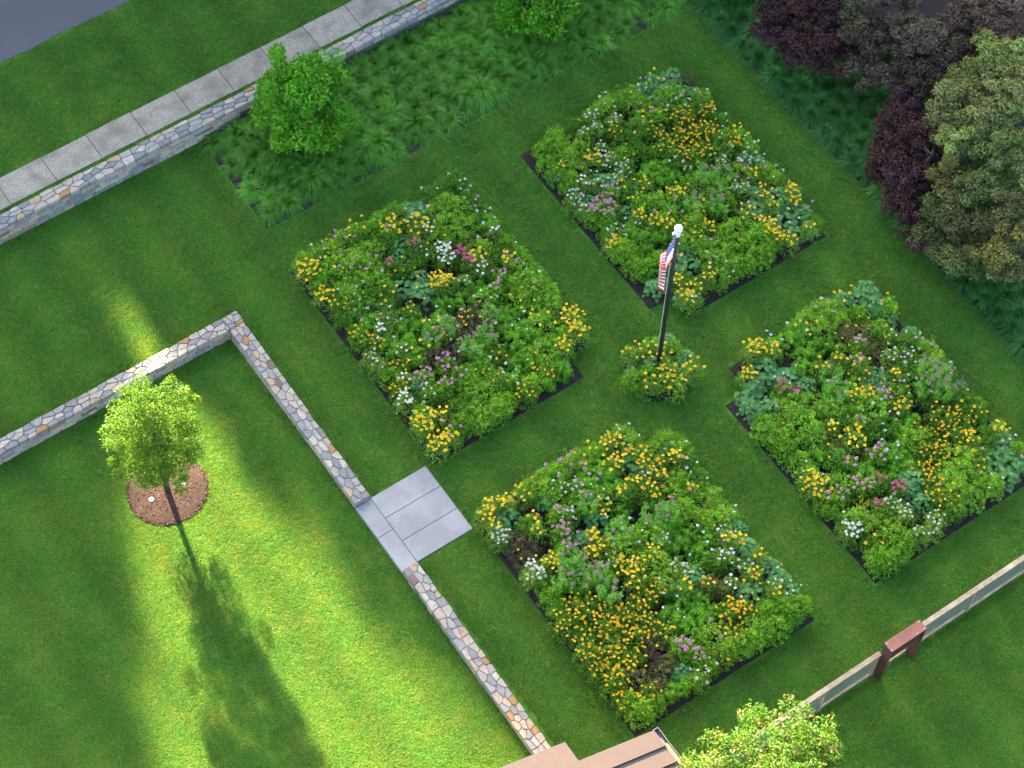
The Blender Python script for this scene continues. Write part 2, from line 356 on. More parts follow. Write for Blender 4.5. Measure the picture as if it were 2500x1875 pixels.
def top_stones(L, W, step, rnd):
    """irregular cells covering a strip L x W"""
    seeds = []
    rows = [W*0.15, W*0.49, W*0.85]; AX = 0.62
    for k, w in enumerate(rows):
        x = rnd.uniform(-.2, 0.1)
        while x < L+0.2:
            if not (k == 1 and rnd.random() < 0.22): seeds.append((x, w+rnd.uniform(-.035, .035)*(1 if k != 1 else 2.2)))
            x += step*rnd.uniform(.65, 1.45)*(0.95 if k != 1 else 1.0)
    cells = []
    for i, (sx, sy) in enumerate(seeds):
        poly = [(0, 0), (L, 0), (L, W), (0, W)]
        for jx, (tx, ty) in enumerate(seeds):
            if jx == i or abs(tx-sx) > 1.4: continue
            dx, dy = (tx-sx)*AX*AX, (ty-sy)
            mx, my = (sx+tx)/2, (sy+ty)/2
            poly = clip_poly(poly, dx, dy, dx*mx+dy*my)
            if len(poly) < 3: break
        if len(poly) >= 3: cells.append(poly)
    return cells
def stone_from(poly, T, z0, z1, depth, parent, joint, strip=None):
    """poly in strip coordinates; T maps (a,b,c)->world with c outward"""
    p = inset(poly, joint)
    if len(p) < 3: return
    ar = 0.5*abs(sum(p[i][0]*p[(i+1) % len(p)][1]-p[(i+1) % len(p)][0]*p[i][1] for i in range(len(p))))
    if ar < 0.0035: return
    if strip:
        lo, hi = random.uniform(-.022, .012), random.uniform(-.012, .022)
        p = [(a, b+(lo if b < .02 else hi if b > strip-.02 else 0)) for a, b in p]
    p = chamfer(p, 0.022); n = len(p); cx = sum(a for a, b in p)/n; cy = sum(b for a, b in p)/n
    up = random.uniform(-.008, .012); tx, ty = random.uniform(-.035, .035), random.uniform(-.035, .035)
    vs = [T(a, b, -depth) for a, b in p] + [T(a, b, up-0.018) for a, b in p]
    vs += [T(cx+(a-cx)*.9, cy+(b-cy)*.9, up+tx*(a-cx)+ty*(b-cy)) for a, b in p]
    fs = [tuple(range(2*n, 3*n))] + [(i, (i+1) % n, n+(i+1) % n, n+i) for i in range(n)] + [(n+i, n+(i+1) % n, 2*n+(i+1) % n, 2*n+i) for i in range(n)]
    o = MB().add(vs, fs).build('stone', M['stone'], parent)
    return o
def wall_run(root, ax, ay, bx, by, W, top, face_side, zlow, joint=0.0065, core_mat='dry_core', step=0.33, face_range=None, face_top=None, seed=1, end_face=False):
    """run from a to b; strip lies to the left of a->b; faces built on face_side ('L' far side of strip, 'R' the a-b line)"""
    rnd = random.Random(seed); random.seed(seed)
    L = math.hypot(bx-ax, by-ay); ux, uy = (bx-ax)/L, (by-ay)/L; nx, ny = -uy, ux
    CAP = 0.12
    def Tt(a, b, c): return (ax+ux*a+nx*b, ay+uy*a+ny*b, top+c)
    for cell in top_stones(L, W, step, rnd): stone_from(cell, Tt, 0, 0, CAP-0.02, root, joint, W)
    off = W if face_side == 'L' else 0.0; sg = 1 if face_side == 'L' else -1
    def Tf(a, b, c): return (ax+ux*a+nx*(off+sg*c), ay+uy*a+ny*(off+sg*c), b)
    r0, r1 = face_range or (0, L)
    z = top-CAP
    while z > zlow(ax, ay)-0.05 or z > zlow(bx, by)-0.05:
        h = rnd.uniform(.11, .17); x = r0; r1 = (face_range or (0, L))[1]
        if face_top and z == top-CAP: r1 = face_top
        while x < r1-0.04:
            l = min(rnd.uniform(.2, .55), r1-x)
            if r1-x-l < 0.14: l = r1-x
            px, py = ax+ux*x, ay+uy*x
            if z > zlow(px, py)-0.03:
                poly = [(x, z-h), (x+l, z-h), (x+l, z), (x, z)]
                poly = [(a+rnd.uniform(-.008, .008), b+rnd.uniform(-.01, .01)) for a, b in poly]
                if face_side == 'R': pass
                stone_from(poly, Tf, 0, 0, 0.06, root, joint*0.7)
            x += l
        z -= h
    if end_face:
        def Te(a, b, c): return (ax+ux*(L+c), ay+uy*(L+c), b) if False else (ax-ux*c+nx*a, ay-uy*c+ny*a, b)
        for w0, w1 in ((0.0, W*.55), (W*.55, W)): stone_from([(w0, top-.27), (w1, top-.27), (w1, top-CAP), (w0, top-CAP)], Te, 0, 0, .06, root, .008)
    d = 0.022; zl = min(zlow(ax, ay), zlow(bx, by))-0.15
    c = [(ax+ux*d+nx*d, ay+uy*d+ny*d), (bx-ux*d+nx*d, by-uy*d+ny*d), (bx-ux*d+nx*(W-d), by-uy*d+ny*(W-d)), (ax+ux*d+nx*(W-d), ay+uy*d+ny*(W-d))]
    mb = MB(); mb.add([(x, y, zl) for x, y in c] + [(x, y, top-.028) for x, y in c], [(4,5,6,7)] + [(i, (i+1) % 4, 4+(i+1) % 4, 4+i) for i in range(4)])
    mb.build('wall_core', M[core_mat], root)
rw = tag(empty('stone_wall', (0, 0, 0)), 'long dry-laid fieldstone retaining wall beside the concrete sidewalk', 'stone wall', 'fieldstone walls')
wall_run(rw, -14.6, ROADWALL['y0'], 4.4, ROADWALL['y0'], 0.48, ROADWALL['top'], 'R', lambda x, y: 0.0, step=0.355, face_range=(0.0, 9.2), face_top=19.0, seed=11)
iw = tag(empty('stone_wall', (-9.4, 8.2, 0)), 'L-shaped low fieldstone wall with its corner above the young tree', 'stone wall', 'fieldstone walls')
iw.location = (0, 0, 0)
wall_run(iw, -19.5, 8.00, -9.66, 8.00, 0.45, WALLTOP, 'R', lambda x, y: float(low_z(x, y)), step=0.315, seed=21)
wall_run(iw, -9.18, 7.998, -9.18, 8.452, 0.478, WALLTOP, 'L', lambda x, y: 0.3, step=0.3, seed=24)
wall_run(iw, -9.24, 1.085, -9.20, 7.995, 0.48, WALLTOP, 'L', lambda x, y: float(low_z(x, y)), joint=0.006, core_mat='mortar', step=0.29, seed=32, end_face=True)
lw = tag(empty('stone_wall', (0, 0, 0)), 'straight low fieldstone wall running from the stone landing to the brown roof', 'stone wall', 'fieldstone walls')
wall_run(lw, -9.33, -11.2, -9.25, -1.345, 0.48, WALLTOP, 'L', lambda x, y: float(low_z(x, y)), core_mat='mortar', step=0.29, seed=41)
random.seed(5)

# ------------------------------------------------------------------ beds of soil
def soil(name, poly, z=0.012):
    xs = [p[0] for p in poly]; ys = [p[1] for p in poly]
    st = 0.12; nx = int((max(xs)-min(xs))/st)+1; ny = int((max(ys)-min(ys))/st)+1
    X, Y = np.meshgrid(np.linspace(min(xs), max(xs), nx), np.linspace(min(ys), max(ys), ny), indexing='ij')
    def inside(x, y):
        c = np.zeros_like(x, bool); n = len(poly)
        for i in range(n):
            (ax, ay), (bx, by) = poly[i], poly[i-1]
            if ay == by: continue
            c ^= ((ay > y) != (by > y)) & (x < (bx-ax)*(y-ay)/(by-ay)+ax)
        return c
    ed = np.ones_like(X); ed[0, :] = ed[-1, :] = ed[:, 0] = ed[:, -1] = 0
    Z = z + RNG.random(X.shape)*0.035*ed
    ok = inside(X[:-1, :-1]+st/2, Y[:-1, :-1]+st/2)
    idx = np.arange(nx*ny).reshape(nx, ny)
    q = np.stack([idx[:-1, :-1], idx[1:, :-1], idx[1:, 1:], idx[:-1, 1:]], -1)[ok]
    return tag(link(name, np_mesh(name, np.stack([X, Y, Z], -1).reshape(-1, 3), q, M['soil'], smooth=True)), kind='structure')
for k in 'ABCD': soil('bed_soil', bed_poly(k))
def disc(cx, cy, r, n=40, jit=0.02): return [(cx+(r+random.uniform(-jit, jit))*math.cos(2*PI*i/n), cy+(r+random.uniform(-jit, jit))*math.sin(2*PI*i/n)) for i in range(n)]
soil('bed_soil', disc(CIRC[0], CIRC[1], CIRC[2]))
soil('bed_soil', rect(HEDGE[0], 24, HEDGE[1], 14.55))
soil('bed_soil', rect(BORDER_X, 24, -10.7, HEDGE[1]-0.01))
# mulch ring: a low mound of bark chips
mz = float(low_z(*TREE))
mb = MB(); n = 48
for i, (r, h) in enumerate(((MULCH_R, 0.0), (MULCH_R*.9, .045), (MULCH_R*.55, .07), (0.1, .09))):
    for a in range(n):
        rr = r+random.uniform(-.02, .02); mb.v.append((TREE[0]+rr*math.cos(2*PI*a/n), TREE[1]+rr*math.sin(2*PI*a/n), float(low_z(TREE[0], TREE[1]+rr*math.sin(2*PI*a/n)))+0.012+h))
for i in range(3):
    for a in range(n): mb.f.append((i*n+a, i*n+(a+1) % n, (i+1)*n+(a+1) % n, (i+1)*n+a)); mb.m.append(0)
mb.f.append(tuple(3*n+a for a in range(n))); mb.m.append(0)
tag(mb.build('mulch_bed', M['mulch'], smooth=True), kind='structure')
k = 7000; th = RNG.random(k)*2*PI; rr = np.sqrt(RNG.random(k))*MULCH_R*0.99
cx = TREE[0]+rr*np.cos(th); cy = TREE[1]+rr*np.sin(th); cz = low_z(cx, cy)+0.03+0.06*(1-(rr/MULCH_R)**2)
def quads_at(P, D, B, Ln, Wd, fold=0.0):
    """one pointed leaf (4 points) per row: P base, D direction, B side vector"""
    D = D/np.linalg.norm(D, axis=1, keepdims=True); B = B-(B*D).sum(1, keepdims=True)*D; B = B/np.maximum(np.linalg.norm(B, axis=1, keepdims=True), 1e-6)
    Nn = np.cross(D, B); Ln = np.asarray(Ln)[:, None] if np.ndim(Ln) else Ln; Wd = np.asarray(Wd)[:, None] if np.ndim(Wd) else Wd
    mid = P + D*Ln*0.45 + Nn*fold*Ln
    V = np.stack([P, mid+B*Wd*.5, P+D*Ln, mid-B*Wd*.5], 1).reshape(-1, 3)
    return V, np.arange(len(V)).reshape(-1, 4)
def rdir(n, zlo=-1, zhi=1):
    z = RNG.uniform(zlo, zhi, n); t = RNG.random(n)*2*PI; r = np.sqrt(np.maximum(0, 1-z*z)); return np.stack([r*np.cos(t), r*np.sin(t), z], 1)
V, Q = quads_at(np.stack([cx, cy, cz], 1), rdir(k, -.3, .3), rdir(k), RNG.uniform(.04, .10, k), RNG.uniform(.015, .034, k))
tone = RNG.random((k, 1)); c = np.array([[.025, .012, .008]])*(1-tone)+np.array([[.15, .085, .052]])*tone
chips = link('bark_chips', np_mesh('bark_chips', V, Q, M['leaf'], np.repeat(c, 4, 0))); tag(chips, 'loose brown bark chips in the round bed under the young tree', 'mulch', kind='stuff')

# ------------------------------------------------------------------ lawn blades
def lawn_blades():
    corners = [(-9.5, 22.44), (18.3, 4.7), (0.8, -15.3), (-21.6, -0.1)]
    na, nb_ = 375, 300
    a, b = np.meshgrid((np.arange(na)+.5)/na, (np.arange(nb_)+.5)/nb_, indexing='ij')
    a = (a.ravel()+RNG.uniform(-.5, .5, na*nb_)/na)*1.1-.05; b = (b.ravel()+RNG.uniform(-.5, .5, na*nb_)/nb_)*1.1-.05
    c = np.array(corners); P = ((1-a)*(1-b))[:, None]*c[0]+(a*(1-b))[:, None]*c[1]+(a*b)[:, None]*c[2]+((1-a)*b)[:, None]*c[3]
    x, y = P[:, 0], P[:, 1]; m = 0.055
    z = np.zeros(len(x)); keep = np.zeros(len(x), bool)
    up = (y > 14.98+.02) & (y < 20.15-m+0.05*np.sin(x*3.1)) & ~((y > 15.15-.03) & (y < 16.22+m*.6)); z[up] = UP; keep |= up
    low = (x < -9.76-m*.4) & (y < 8.0-m*.5); z[low] = low_z(x, y)[low]; keep |= low & ((x-TREE[0])**2+(y-TREE[1])**2 > (MULCH_R+.03)**2)
    gar = (y < 14.47) & ~low & ~((x < -9.18+m) & (y < 8.46+m)) & ~((x > HEDGE[0]-.04) & (y > HEDGE[1]-.03)) & (x < BORDER_X-.02)
    gar &= ~((x > LAND[0]-.6) & (x < LAND[1]+m*.8) & (y > LAND[2]-m*.8) & (y < LAND[3]+m*.8))
    for k in 'ABCD': gar &= ~in_bed(k, x, y, -m)
    gar &= (x-CIRC[0])**2+(y-CIRC[1])**2 > (CIRC[2]+m)**2
    keep |= gar
    P = np.stack([x, y, z], 1)[keep]
    me = bpy.data.meshes.new('lawn_grass'); me.vertices.add(len(P)); me.vertices.foreach_set('co', P.astype(np.float32).ravel()); me.update()
    o = link('lawn_grass', me); tag(o, 'short mown green lawn grass all over the garden', 'grass', kind='stuff')
    # one tuft patch
    nb = 56; th = RNG.random(nb)*2*PI; r = np.sqrt(RNG.random(nb))*0.105
    B0 = np.stack([r*np.cos(th), r*np.sin(th), np.zeros(nb)], 1); D = rdir(nb, 0.12, .75); D[:, 2] += .1
    V, Q = quads_at(B0, D, rdir(nb, -.2, .2), RNG.uniform(.035, .065, nb), RNG.uniform(.010, .017, nb))
    tuft = bpy.data.objects.new('grass_tuft', np_mesh('grass_tuft', V, Q, M['blade']))
    ng = bpy.data.node_groups.new('scatter_grass', 'GeometryNodeTree')
    ng.interface.new_socket('Geometry', in_out='INPUT', socket_type='NodeSocketGeometry'); ng.interface.new_socket('Geometry', in_out='OUTPUT', socket_type='NodeSocketGeometry')
    gi = ng.nodes.new('NodeGroupInput'); go = ng.nodes.new('NodeGroupOutput'); ip = ng.nodes.new('GeometryNodeInstanceOnPoints'); ob = ng.nodes.new('GeometryNodeObjectInfo')
    ob.inputs[0].default_value = tuft
    rv = ng.nodes.new('FunctionNodeRandomValue'); rv.data_type = 'FLOAT_VECTOR'; rv.inputs[0].default_value = (-.12, -.12, 0); rv.inputs[1].default_value = (.12, .12, 6.283)
    rs = ng.nodes.new('FunctionNodeRandomValue'); rs.data_type = 'FLOAT'; rs.inputs[2].default_value = .8; rs.inputs[3].default_value = 1.15
    ng.links.new(gi.outputs[0], ip.inputs['Points']); ng.links.new(ob.outputs['Geometry'], ip.inputs['Instance']); ng.links.new(rv.outputs[0], ip.inputs['Rotation']); ng.links.new(rs.outputs[1], ip.inputs['Scale'])
    ng.links.new(ip.outputs[0], go.inputs[0])
    mod = o.modifiers.new('scatter', 'NODES'); mod.node_group = ng
lawn_blades()

# ------------------------------------------------------------------ foliage builders
def lerp_cols(cols, n):
    t = RNG.random(n)*(len(cols)-1); i = np.minimum(t.astype(int), len(cols)-2) if len(cols) > 1 else np.zeros(n, int)
    c = np.array(cols)
    if len(cols) == 1: return np.repeat(c, n, 0)
    f = (t-i)[:, None]; return c[i]*(1-f)+c[i+1]*f
def clump_cloud(C, Rr, per, leaf, wid, cols, flat=1.0, droop=0.0, col_by_clump=True, up=0.5, jit=0.35, shell=0.5, out=.35, clump_cols=None):
    """leaves gathered round clump centres C (k,3) with radii Rr"""
    k = len(C); n = k*per; ci = np.repeat(np.arange(k), per)
    d = rdir(n); rad = (shell+(1-shell)*RNG.random(n))*Rr[ci]
    off = d*rad[:, None]; off[:, 2] *= flat
    P = C[ci]+off
    e = rdir(n); e -= (e*d).sum(1, keepdims=True)*d; e /= np.maximum(np.linalg.norm(e, axis=1, keepdims=True), .05)
    nrm = d+np.array([0, 0, .6])+rdir(n)*jit
    D = e+d*out*RNG.random((n, 1)); D[:, 2] += up*.5-droop*RNG.random(n)
    Bv = np.cross(nrm, D)
    V, Q = quads_at(P, D, Bv, leaf*RNG.uniform(.7, 1.3, n), wid*RNG.uniform(.7, 1.3, n), 0.06)
    if clump_cols is not None: c = clump_cols[ci]*RNG.uniform(.85, 1.15, (n, 1))
    elif col_by_clump: c = lerp_cols(cols, k)[ci]*RNG.uniform(.85, 1.15, (n, 1))
    else: c = lerp_cols(cols, n)
    return V, Q, np.repeat(np.clip(c, 0, 1), 4, 0)
def join(parts):
    vs, qs, cs = [], [], []; b = 0
    for V, Q, c in parts: vs.append(V); qs.append(Q+b); cs.append(c); b += len(V)
    return np.concatenate(vs), np.concatenate(qs), np.concatenate(cs)

# ------------------------------------------------------------------ perennials
def dome_pts(n, r, h, fill=0.45):
    z = RNG.uniform(0.0, 1, n)**0.8; t = RNG.random(n)*2*PI; k = (fill+(1-fill)*RNG.random(n)**.5)
    rr = np.sqrt(np.maximum(0, 1-z**2.2))*r*k
    return np.stack([rr*np.cos(t), rr*np.sin(t), 0.06+z*h*(0.55+0.45*k)], 1)
def fol_feather(r=.45, h=.62):
    # upright shoots each set with narrow leaves
    k = 60; base = dome_pts(k, r*.95, h*.92, .2); per = 22; n = k*per; ci = np.repeat(np.arange(k), per)
    s = RNG.random(n); out = base.copy(); out[:, 2] = 0; lean = out/np.maximum(np.linalg.norm(out, axis=1, keepdims=True), .05)
    P = base[ci]-np.array([0, 0, 1])*(s*.2)[:, None]+rdir(n)*.012
    D = rdir(n, -.1, .7)+lean[ci]*.25
    V, Q = quads_at(P, D, rdir(n, -.3, .3), RNG.uniform(.06, .12, n), RNG.uniform(.016, .026, n), .04)
    c = lerp_cols([(.10, .28, .015), (.135, .35, .018), (.18, .39, .025)], k)[ci]
    return V, Q, np.repeat(c, 4, 0)
def fol_lime(r=.48, h=.62):
    k = 120; C = dome_pts(k, r, h, .6); C[:, 2] += RNG.uniform(-.03, .09, k); up_ = RNG.random(k) < .3; C[up_, 2] += RNG.uniform(.03, .18, up_.sum()); C[up_, :2] *= RNG.uniform(.8, 1.22, (up_.sum(), 1))
    return clump_cloud(C, RNG.uniform(.05, .10, k), 14, .055, .034, [(.13, .29, .016), (.18, .36, .02), (.21, .36, .04), (.11, .28, .02)], flat=.6, up=.1)
def fol_blue(r=.45, h=.52):
    k = 75; C = dome_pts(k, r, h, .55); per = 8; n = k*per; ci = np.repeat(np.arange(k), per)
    a = np.tile(np.arange(per)*2*PI/per, k)+np.repeat(RNG.random(k)*6, per)
    nrm = C.copy(); nrm[:, 2] += .5; nrm /= np.linalg.norm(nrm, axis=1, keepdims=True); nrm += rdir(k)*.25
    e1 = np.cross(nrm, [0, 0, 1.0]+RNG.normal(0, .05, (k, 3))); e1 /= np.linalg.norm(e1, axis=1, keepdims=True); e2 = np.cross(nrm, e1); e2 /= np.linalg.norm(e2, axis=1, keepdims=True)
    D = e1[ci]*np.cos(a)[:, None]+e2[ci]*np.sin(a)[:, None]+nrm[ci]*.15; Bv = np.cross(D, nrm[ci])
    V, Q = quads_at(C[ci], D, Bv, RNG.uniform(.07, .11, k)[ci], .026, .03)
    c = lerp_cols([(.065, .195, .045), (.09, .255, .065), (.145, .31, .105)], k)[ci]
    return V, Q, np.repeat(c, 4, 0)
def fol_leafy(r=.45, h=.58, cols=((.10, .26, .015), (.15, .33, .022), (.20, .37, .03)), leaf=.11, wid=.05, k=70, per=13):
    k = int(k*1.9); per = int(per*.8); leaf *= .82; wid *= .82; C = dome_pts(k, r, h, .58); up_ = RNG.random(k) < .3; C[up_, 2] += RNG.uniform(.03, .2, up_.sum()); C[up_, :2] *= RNG.uniform(.8, 1.2, (up_.sum(), 1))
    return clump_cloud(C, np.where(up_, RNG.uniform(.03, .06, k), RNG.uniform(.05, .11, k)), per, leaf, wid, list(cols), flat=.7, up=.15)
def fol_dark(r=.45, h=.55): return fol_leafy(r, h, ((.06, .17, .015), (.09, .22, .018), (.12, .26, .022)), .095, .034, 75, 13)
def fol_daisy(r=.42, h=.6): return fol_leafy(r, h, ((.11, .24, .025), (.16, .30, .035), (.22, .33, .06)), .10, .036, 60, 12)
def fol_bronze(r=.42, h=.5): return fol_leafy(r, h, ((.075, .06, .04), (.11, .09, .05), (.12, .15, .05)), .07, .03, 60, 14)
def fol_tall(r=.40, h=1.0):
    k = 26; t = RNG.random(k)*2*PI; rr = np.sqrt(RNG.random(k))*r; base = np.stack([rr*np.cos(t), rr*np.sin(t), np.zeros(k)], 1); H = h*RNG.uniform(.75, 1.0, k)
    per = 36; n = k*per; ci = np.repeat(np.arange(k), per); s = RNG.random(n)**.7
    P = base[ci]*(1+.18*s)[:, None]; P[:, 2] = s*H[ci]
    V, Q = quads_at(P, rdir(n, -.25, .35), rdir(n, -.2, .2), RNG.uniform(.09, .15, n), RNG.uniform(.024, .036, n), .04)
    c = lerp_cols([(.09, .26, .02), (.12, .32, .025), (.16, .35, .04)], k)[ci]
    return V, Q, np.repeat(c, 4, 0)
def fol_tan(r=.42, h=.45): return fol_leafy(r, h, ((.14, .15, .05), (.22, .19, .08), (.10, .16, .03)), .07, .025, 60, 14)
FOL = {'G': fol_feather, 'L': fol_lime, 'B': fol_blue, 'K': fol_leafy, 'S': fol_dark, 'Y': fol_daisy, 'y': fol_dark, 'W': fol_daisy, 'w': fol_daisy, 'P': fol_leafy, 'M': fol_dark, 'J': fol_tall, 'D': fol_bronze, 'V': fol_daisy, 'T': fol_tan, 'Z': fol_feather}
FM = {}
def fol_mesh(kind):
    f = FOL[kind]
    if f not in FM:
        FM[f] = []
        for i in range(4):
            V, Q, c = f(); FM[f].append(np_mesh(f.__name__.replace('fol_', '')+'_foliage', V, Q, M['leaf'], c))
    return random.choice(FM[f])
def daisy(name, mp, mc, np_=11, r=.06, cr=.022, droop=0.0, ch=.02, stem=.28, wid=1.0):
    mb = MB()
    for i in range(np_):
        a = 2*PI*i/np_+random.uniform(-.08, .08); w = wid*PI*r/np_*.9; c, s = math.cos(a), math.sin(a); L = r*random.uniform(.88, 1.08)
        z1 = .006-droop*r
        P = [(cr*.7*c+w*.5*s, cr*.7*s-w*.5*c, .004), (L*.75*c+w*s, L*.75*s-w*c, z1*.8), (L*c, L*s, z1), (L*.75*c-w*s, L*.75*s+w*c, z1*.8), (cr*.7*c-w*.5*s, cr*.7*s+w*.5*c, .004)]
        mb.add(P, [(0, 1, 2, 3, 4)], 0)
    mb.add([(cr*math.cos(2*PI*i/7), cr*math.sin(2*PI*i/7), .003) for i in range(7)]+[(cr*.55*math.cos(2*PI*i/7), cr*.55*math.sin(2*PI*i/7), ch) for i in range(7)],
           [tuple(range(7, 14))]+[(i, (i+1) % 7, 7+(i+1) % 7, 7+i) for i in range(7)], 1)
    mb.add([(-.004, 0, 0), (.004, 0, 0), (.006, .02, -stem), (-.002, .02, -stem)], [(0, 1, 2, 3)], 2)
    return mb.mesh(name, [mp, mc, M['stem']])
def cluster(name, mp, k=9, R_=.055, r=.02, dome=.03, stem=.28, up=False):
    mb = MB()
    for i in range(k):
        a = 2.4*i; rr = R_*math.sqrt((i+.3)/k); x, y, z = rr*math.cos(a), rr*math.sin(a), dome*(1-(rr/R_)**2)+random.uniform(-.006, .006)
        tx, ty = random.uniform(-.5, .5), random.uniform(-.5, .5)
        mb.add([(x+r*math.cos(2*PI*j/5), y+r*math.sin(2*PI*j/5), z+r*(tx*math.cos(2*PI*j/5)+ty*math.sin(2*PI*j/5))) for j in range(5)], [(0, 1, 2, 3, 4)], 0)
    mb.add([(-.004, 0, 0), (.004, 0, 0), (.006, .02, -stem), (-.002, .02, -stem)], [(0, 1, 2, 3)], 1)
    return mb.mesh(name, [mp, M['stem']])
def spike(name, mp, h=.22):
    mb = MB()
    for i in range(16):
        a = 2.4*i; z = h*i/16-.02; r = .018*(1-.6*i/16)
        mb.add([(0, 0, z), (r*1.6*math.cos(a), r*1.6*math.sin(a), z+.012), (r*math.cos(a+.8), r*math.sin(a+.8), z+.026)], [(0, 1, 2)], 0)
    mb.add([(-.004, 0, h), (.004, 0, h), (.004, 0, -.25), (-.004, 0, -.25)], [(0, 1, 2, 3)], 1)
    return mb.mesh(name, [mp, M['stem']])
FL = {'Y': [daisy('daisy', M['yellow'], M['cone'], 12, .048, .0145) for _ in range(2)], 'y': [daisy('small_daisy', M['gold'], M['cone'], 10, .039, .0115) for _ in range(2)],
      'W': [daisy('white_daisy', M['white'], M['coneyellow'], 13, .046, .013)], 'w': [cluster('white_cluster', M['white'], 9, .045, .014, .02), cluster('white_cluster', M['white'], 6, .032, .014, .015)],
      'P': [daisy('coneflower', M['pink'], M['conepink'], 12, .05, .018, .3, .026)], 'M': [cluster('bee_balm', M['magenta'], 14, .045, .016, .025)],
      'J': [cluster('joe_pye', M['dusky'], 18, .058, .016, .045, .4), cluster('joe_pye', M['dusky'], 12, .042, .016, .035, .4)], 'V': [spike('spike', M['violet'])], 'Z': [spike('plume', M['yellow'], .2)],
      'O': [daisy('orange_daisy', M['orange'], M['cone'], 11, .05, .018)]}
FZ = {'Y': .82, 'y': .70, 'W': .78, 'w': .72, 'P': .84, 'M': .80, 'J': 1.18, 'V': .75, 'Z': .8}
KIND = {'Y': ('daisy_plant', 'yellow daisy clump', 'daisy'), 'y': ('coneflower_plant', 'small golden daisy clump', 'daisy'), 'W': ('white_daisy_plant', 'white daisy clump', 'daisy'),
        'w': ('white_phlox_plant', 'small white flowered clump', 'phlox'), 'P': ('pink_coneflower_plant', 'pink coneflower clump', 'coneflower'), 'M': ('bee_balm_plant', 'magenta bee balm clump', 'bee balm'),
        'J': ('joe_pye_plant', 'tall dusky pink clump', 'perennial'), 'G': ('bluestar_plant', 'bright green feathery mound', 'perennial'), 'L': ('lime_leaf_plant', 'airy lime green mound', 'perennial'),
        'B': ('lupine_plant', 'blue green leafy clump', 'perennial'), 'K': ('leafy_plant', 'fresh green leafy clump', 'perennial'), 'S': ('dark_leaf_plant', 'dark green leafy clump', 'perennial'),
        'D': ('bronze_leaf_plant', 'dark bronze leaved clump', 'perennial'), 'V': ('lavender_plant', 'violet flower spike clump', 'perennial'), 'T': ('faded_plant', 'faded tan and green clump', 'perennial'), 'Z': ('goldenrod_plant', 'yellow plumed upright clump', 'goldenrod')}
# surveyed clumps: kind: [(x, y, radius, flowers)] in pixels of enlarged views
A_ = {'o': (700, 420, .4341), 'Y': [(90,560,70,26),(180,680,60,20),(600,290,80,18),(740,290,80,16),(850,600,55,18),(900,590,45,16),(1600,800,75,26),(1640,880,60,16),(1560,960,50,12),(1070,470,60,9),(1240,480,45,7),(830,1540,70,28),(770,1400,80,24),(940,1500,50,10),(690,1430,40,8),(860,1350,50,9)],
 'y': [(400,900,60,9),(500,940,50,11),(1440,1120,80,13),(1350,1240,70,11),(690,770,50,6),(640,1210,60,15),(640,1070,60,9),(300,740,60,7),(1190,1010,60,6),(1010,790,50,9)],
 'W': [(885,420,45,18),(900,470,50,16),(530,870,35,8),(655,1275,50,15),(650,970,35,4),(1165,310,25,5),(800,310,40,7),(1090,530,60,8),(660,1150,35,5)], 'w': [(390,1070,40,6),(510,1080,40,6),(800,1230,50,5),(1000,600,40,4)],
 'P': [(1270,480,50,8),(1200,570,50,7),(770,1130,70,16),(900,1050,70,12),(890,1180,40,6),(895,885,35,5),(1180,640,30,4),(570,310,40,4)], 'M': [(975,430,45,12),(1020,490,40,9),(715,400,25,6),(580,500,22,4)],
 'J': [(1030,940,70,9),(1130,870,60,7),(820,880,60,5),(1150,740,50,4),(920,830,40,2)], 'L': [(400,520,95,0),(300,520,80,0),(470,450,80,0),(330,650,80,0),(440,620,80,0),(960,200,85,0),(900,300,80,0),(1020,300,80,0),(960,370,70,0),(1400,700,90,0),(1300,640,70,0),(1480,760,70,0),(1120,1230,90,0),(1010,1250,70,0),(1060,1340,90,0),(1180,1330,80,0),(1120,1420,80,0),(980,1400,60,0)],
 'B': [(640,470,60,0),(640,650,80,0),(750,600,60,0),(750,200,40,0),(720,1200,40,0)], 'G': [(650,870,80,0),(740,850,80,0),(690,950,70,0),(970,720,80,0),(880,740,70,0),(1230,850,90,0),(1290,930,90,0),(1250,780,70,0),(1280,1080,80,0),(1340,1030,70,0),(1590,1150,40,0),(1470,1200,70,0),(1400,920,60,0),(1080,640,60,0)],
 'D': [(900,980,50,0),(1060,390,55,0)], 'S': [(380,790,80,0),(300,830,70,0),(480,740,80,0),(560,760,60,0),(720,500,70,0),(1130,560,50,0)], 'K': [(1180,1420,60,0),(1080,1480,60,0),(1210,1360,60,0),(880,1250,60,0),(330,980,50,0),(550,1160,50,0),(1010,1130,70,0)]}
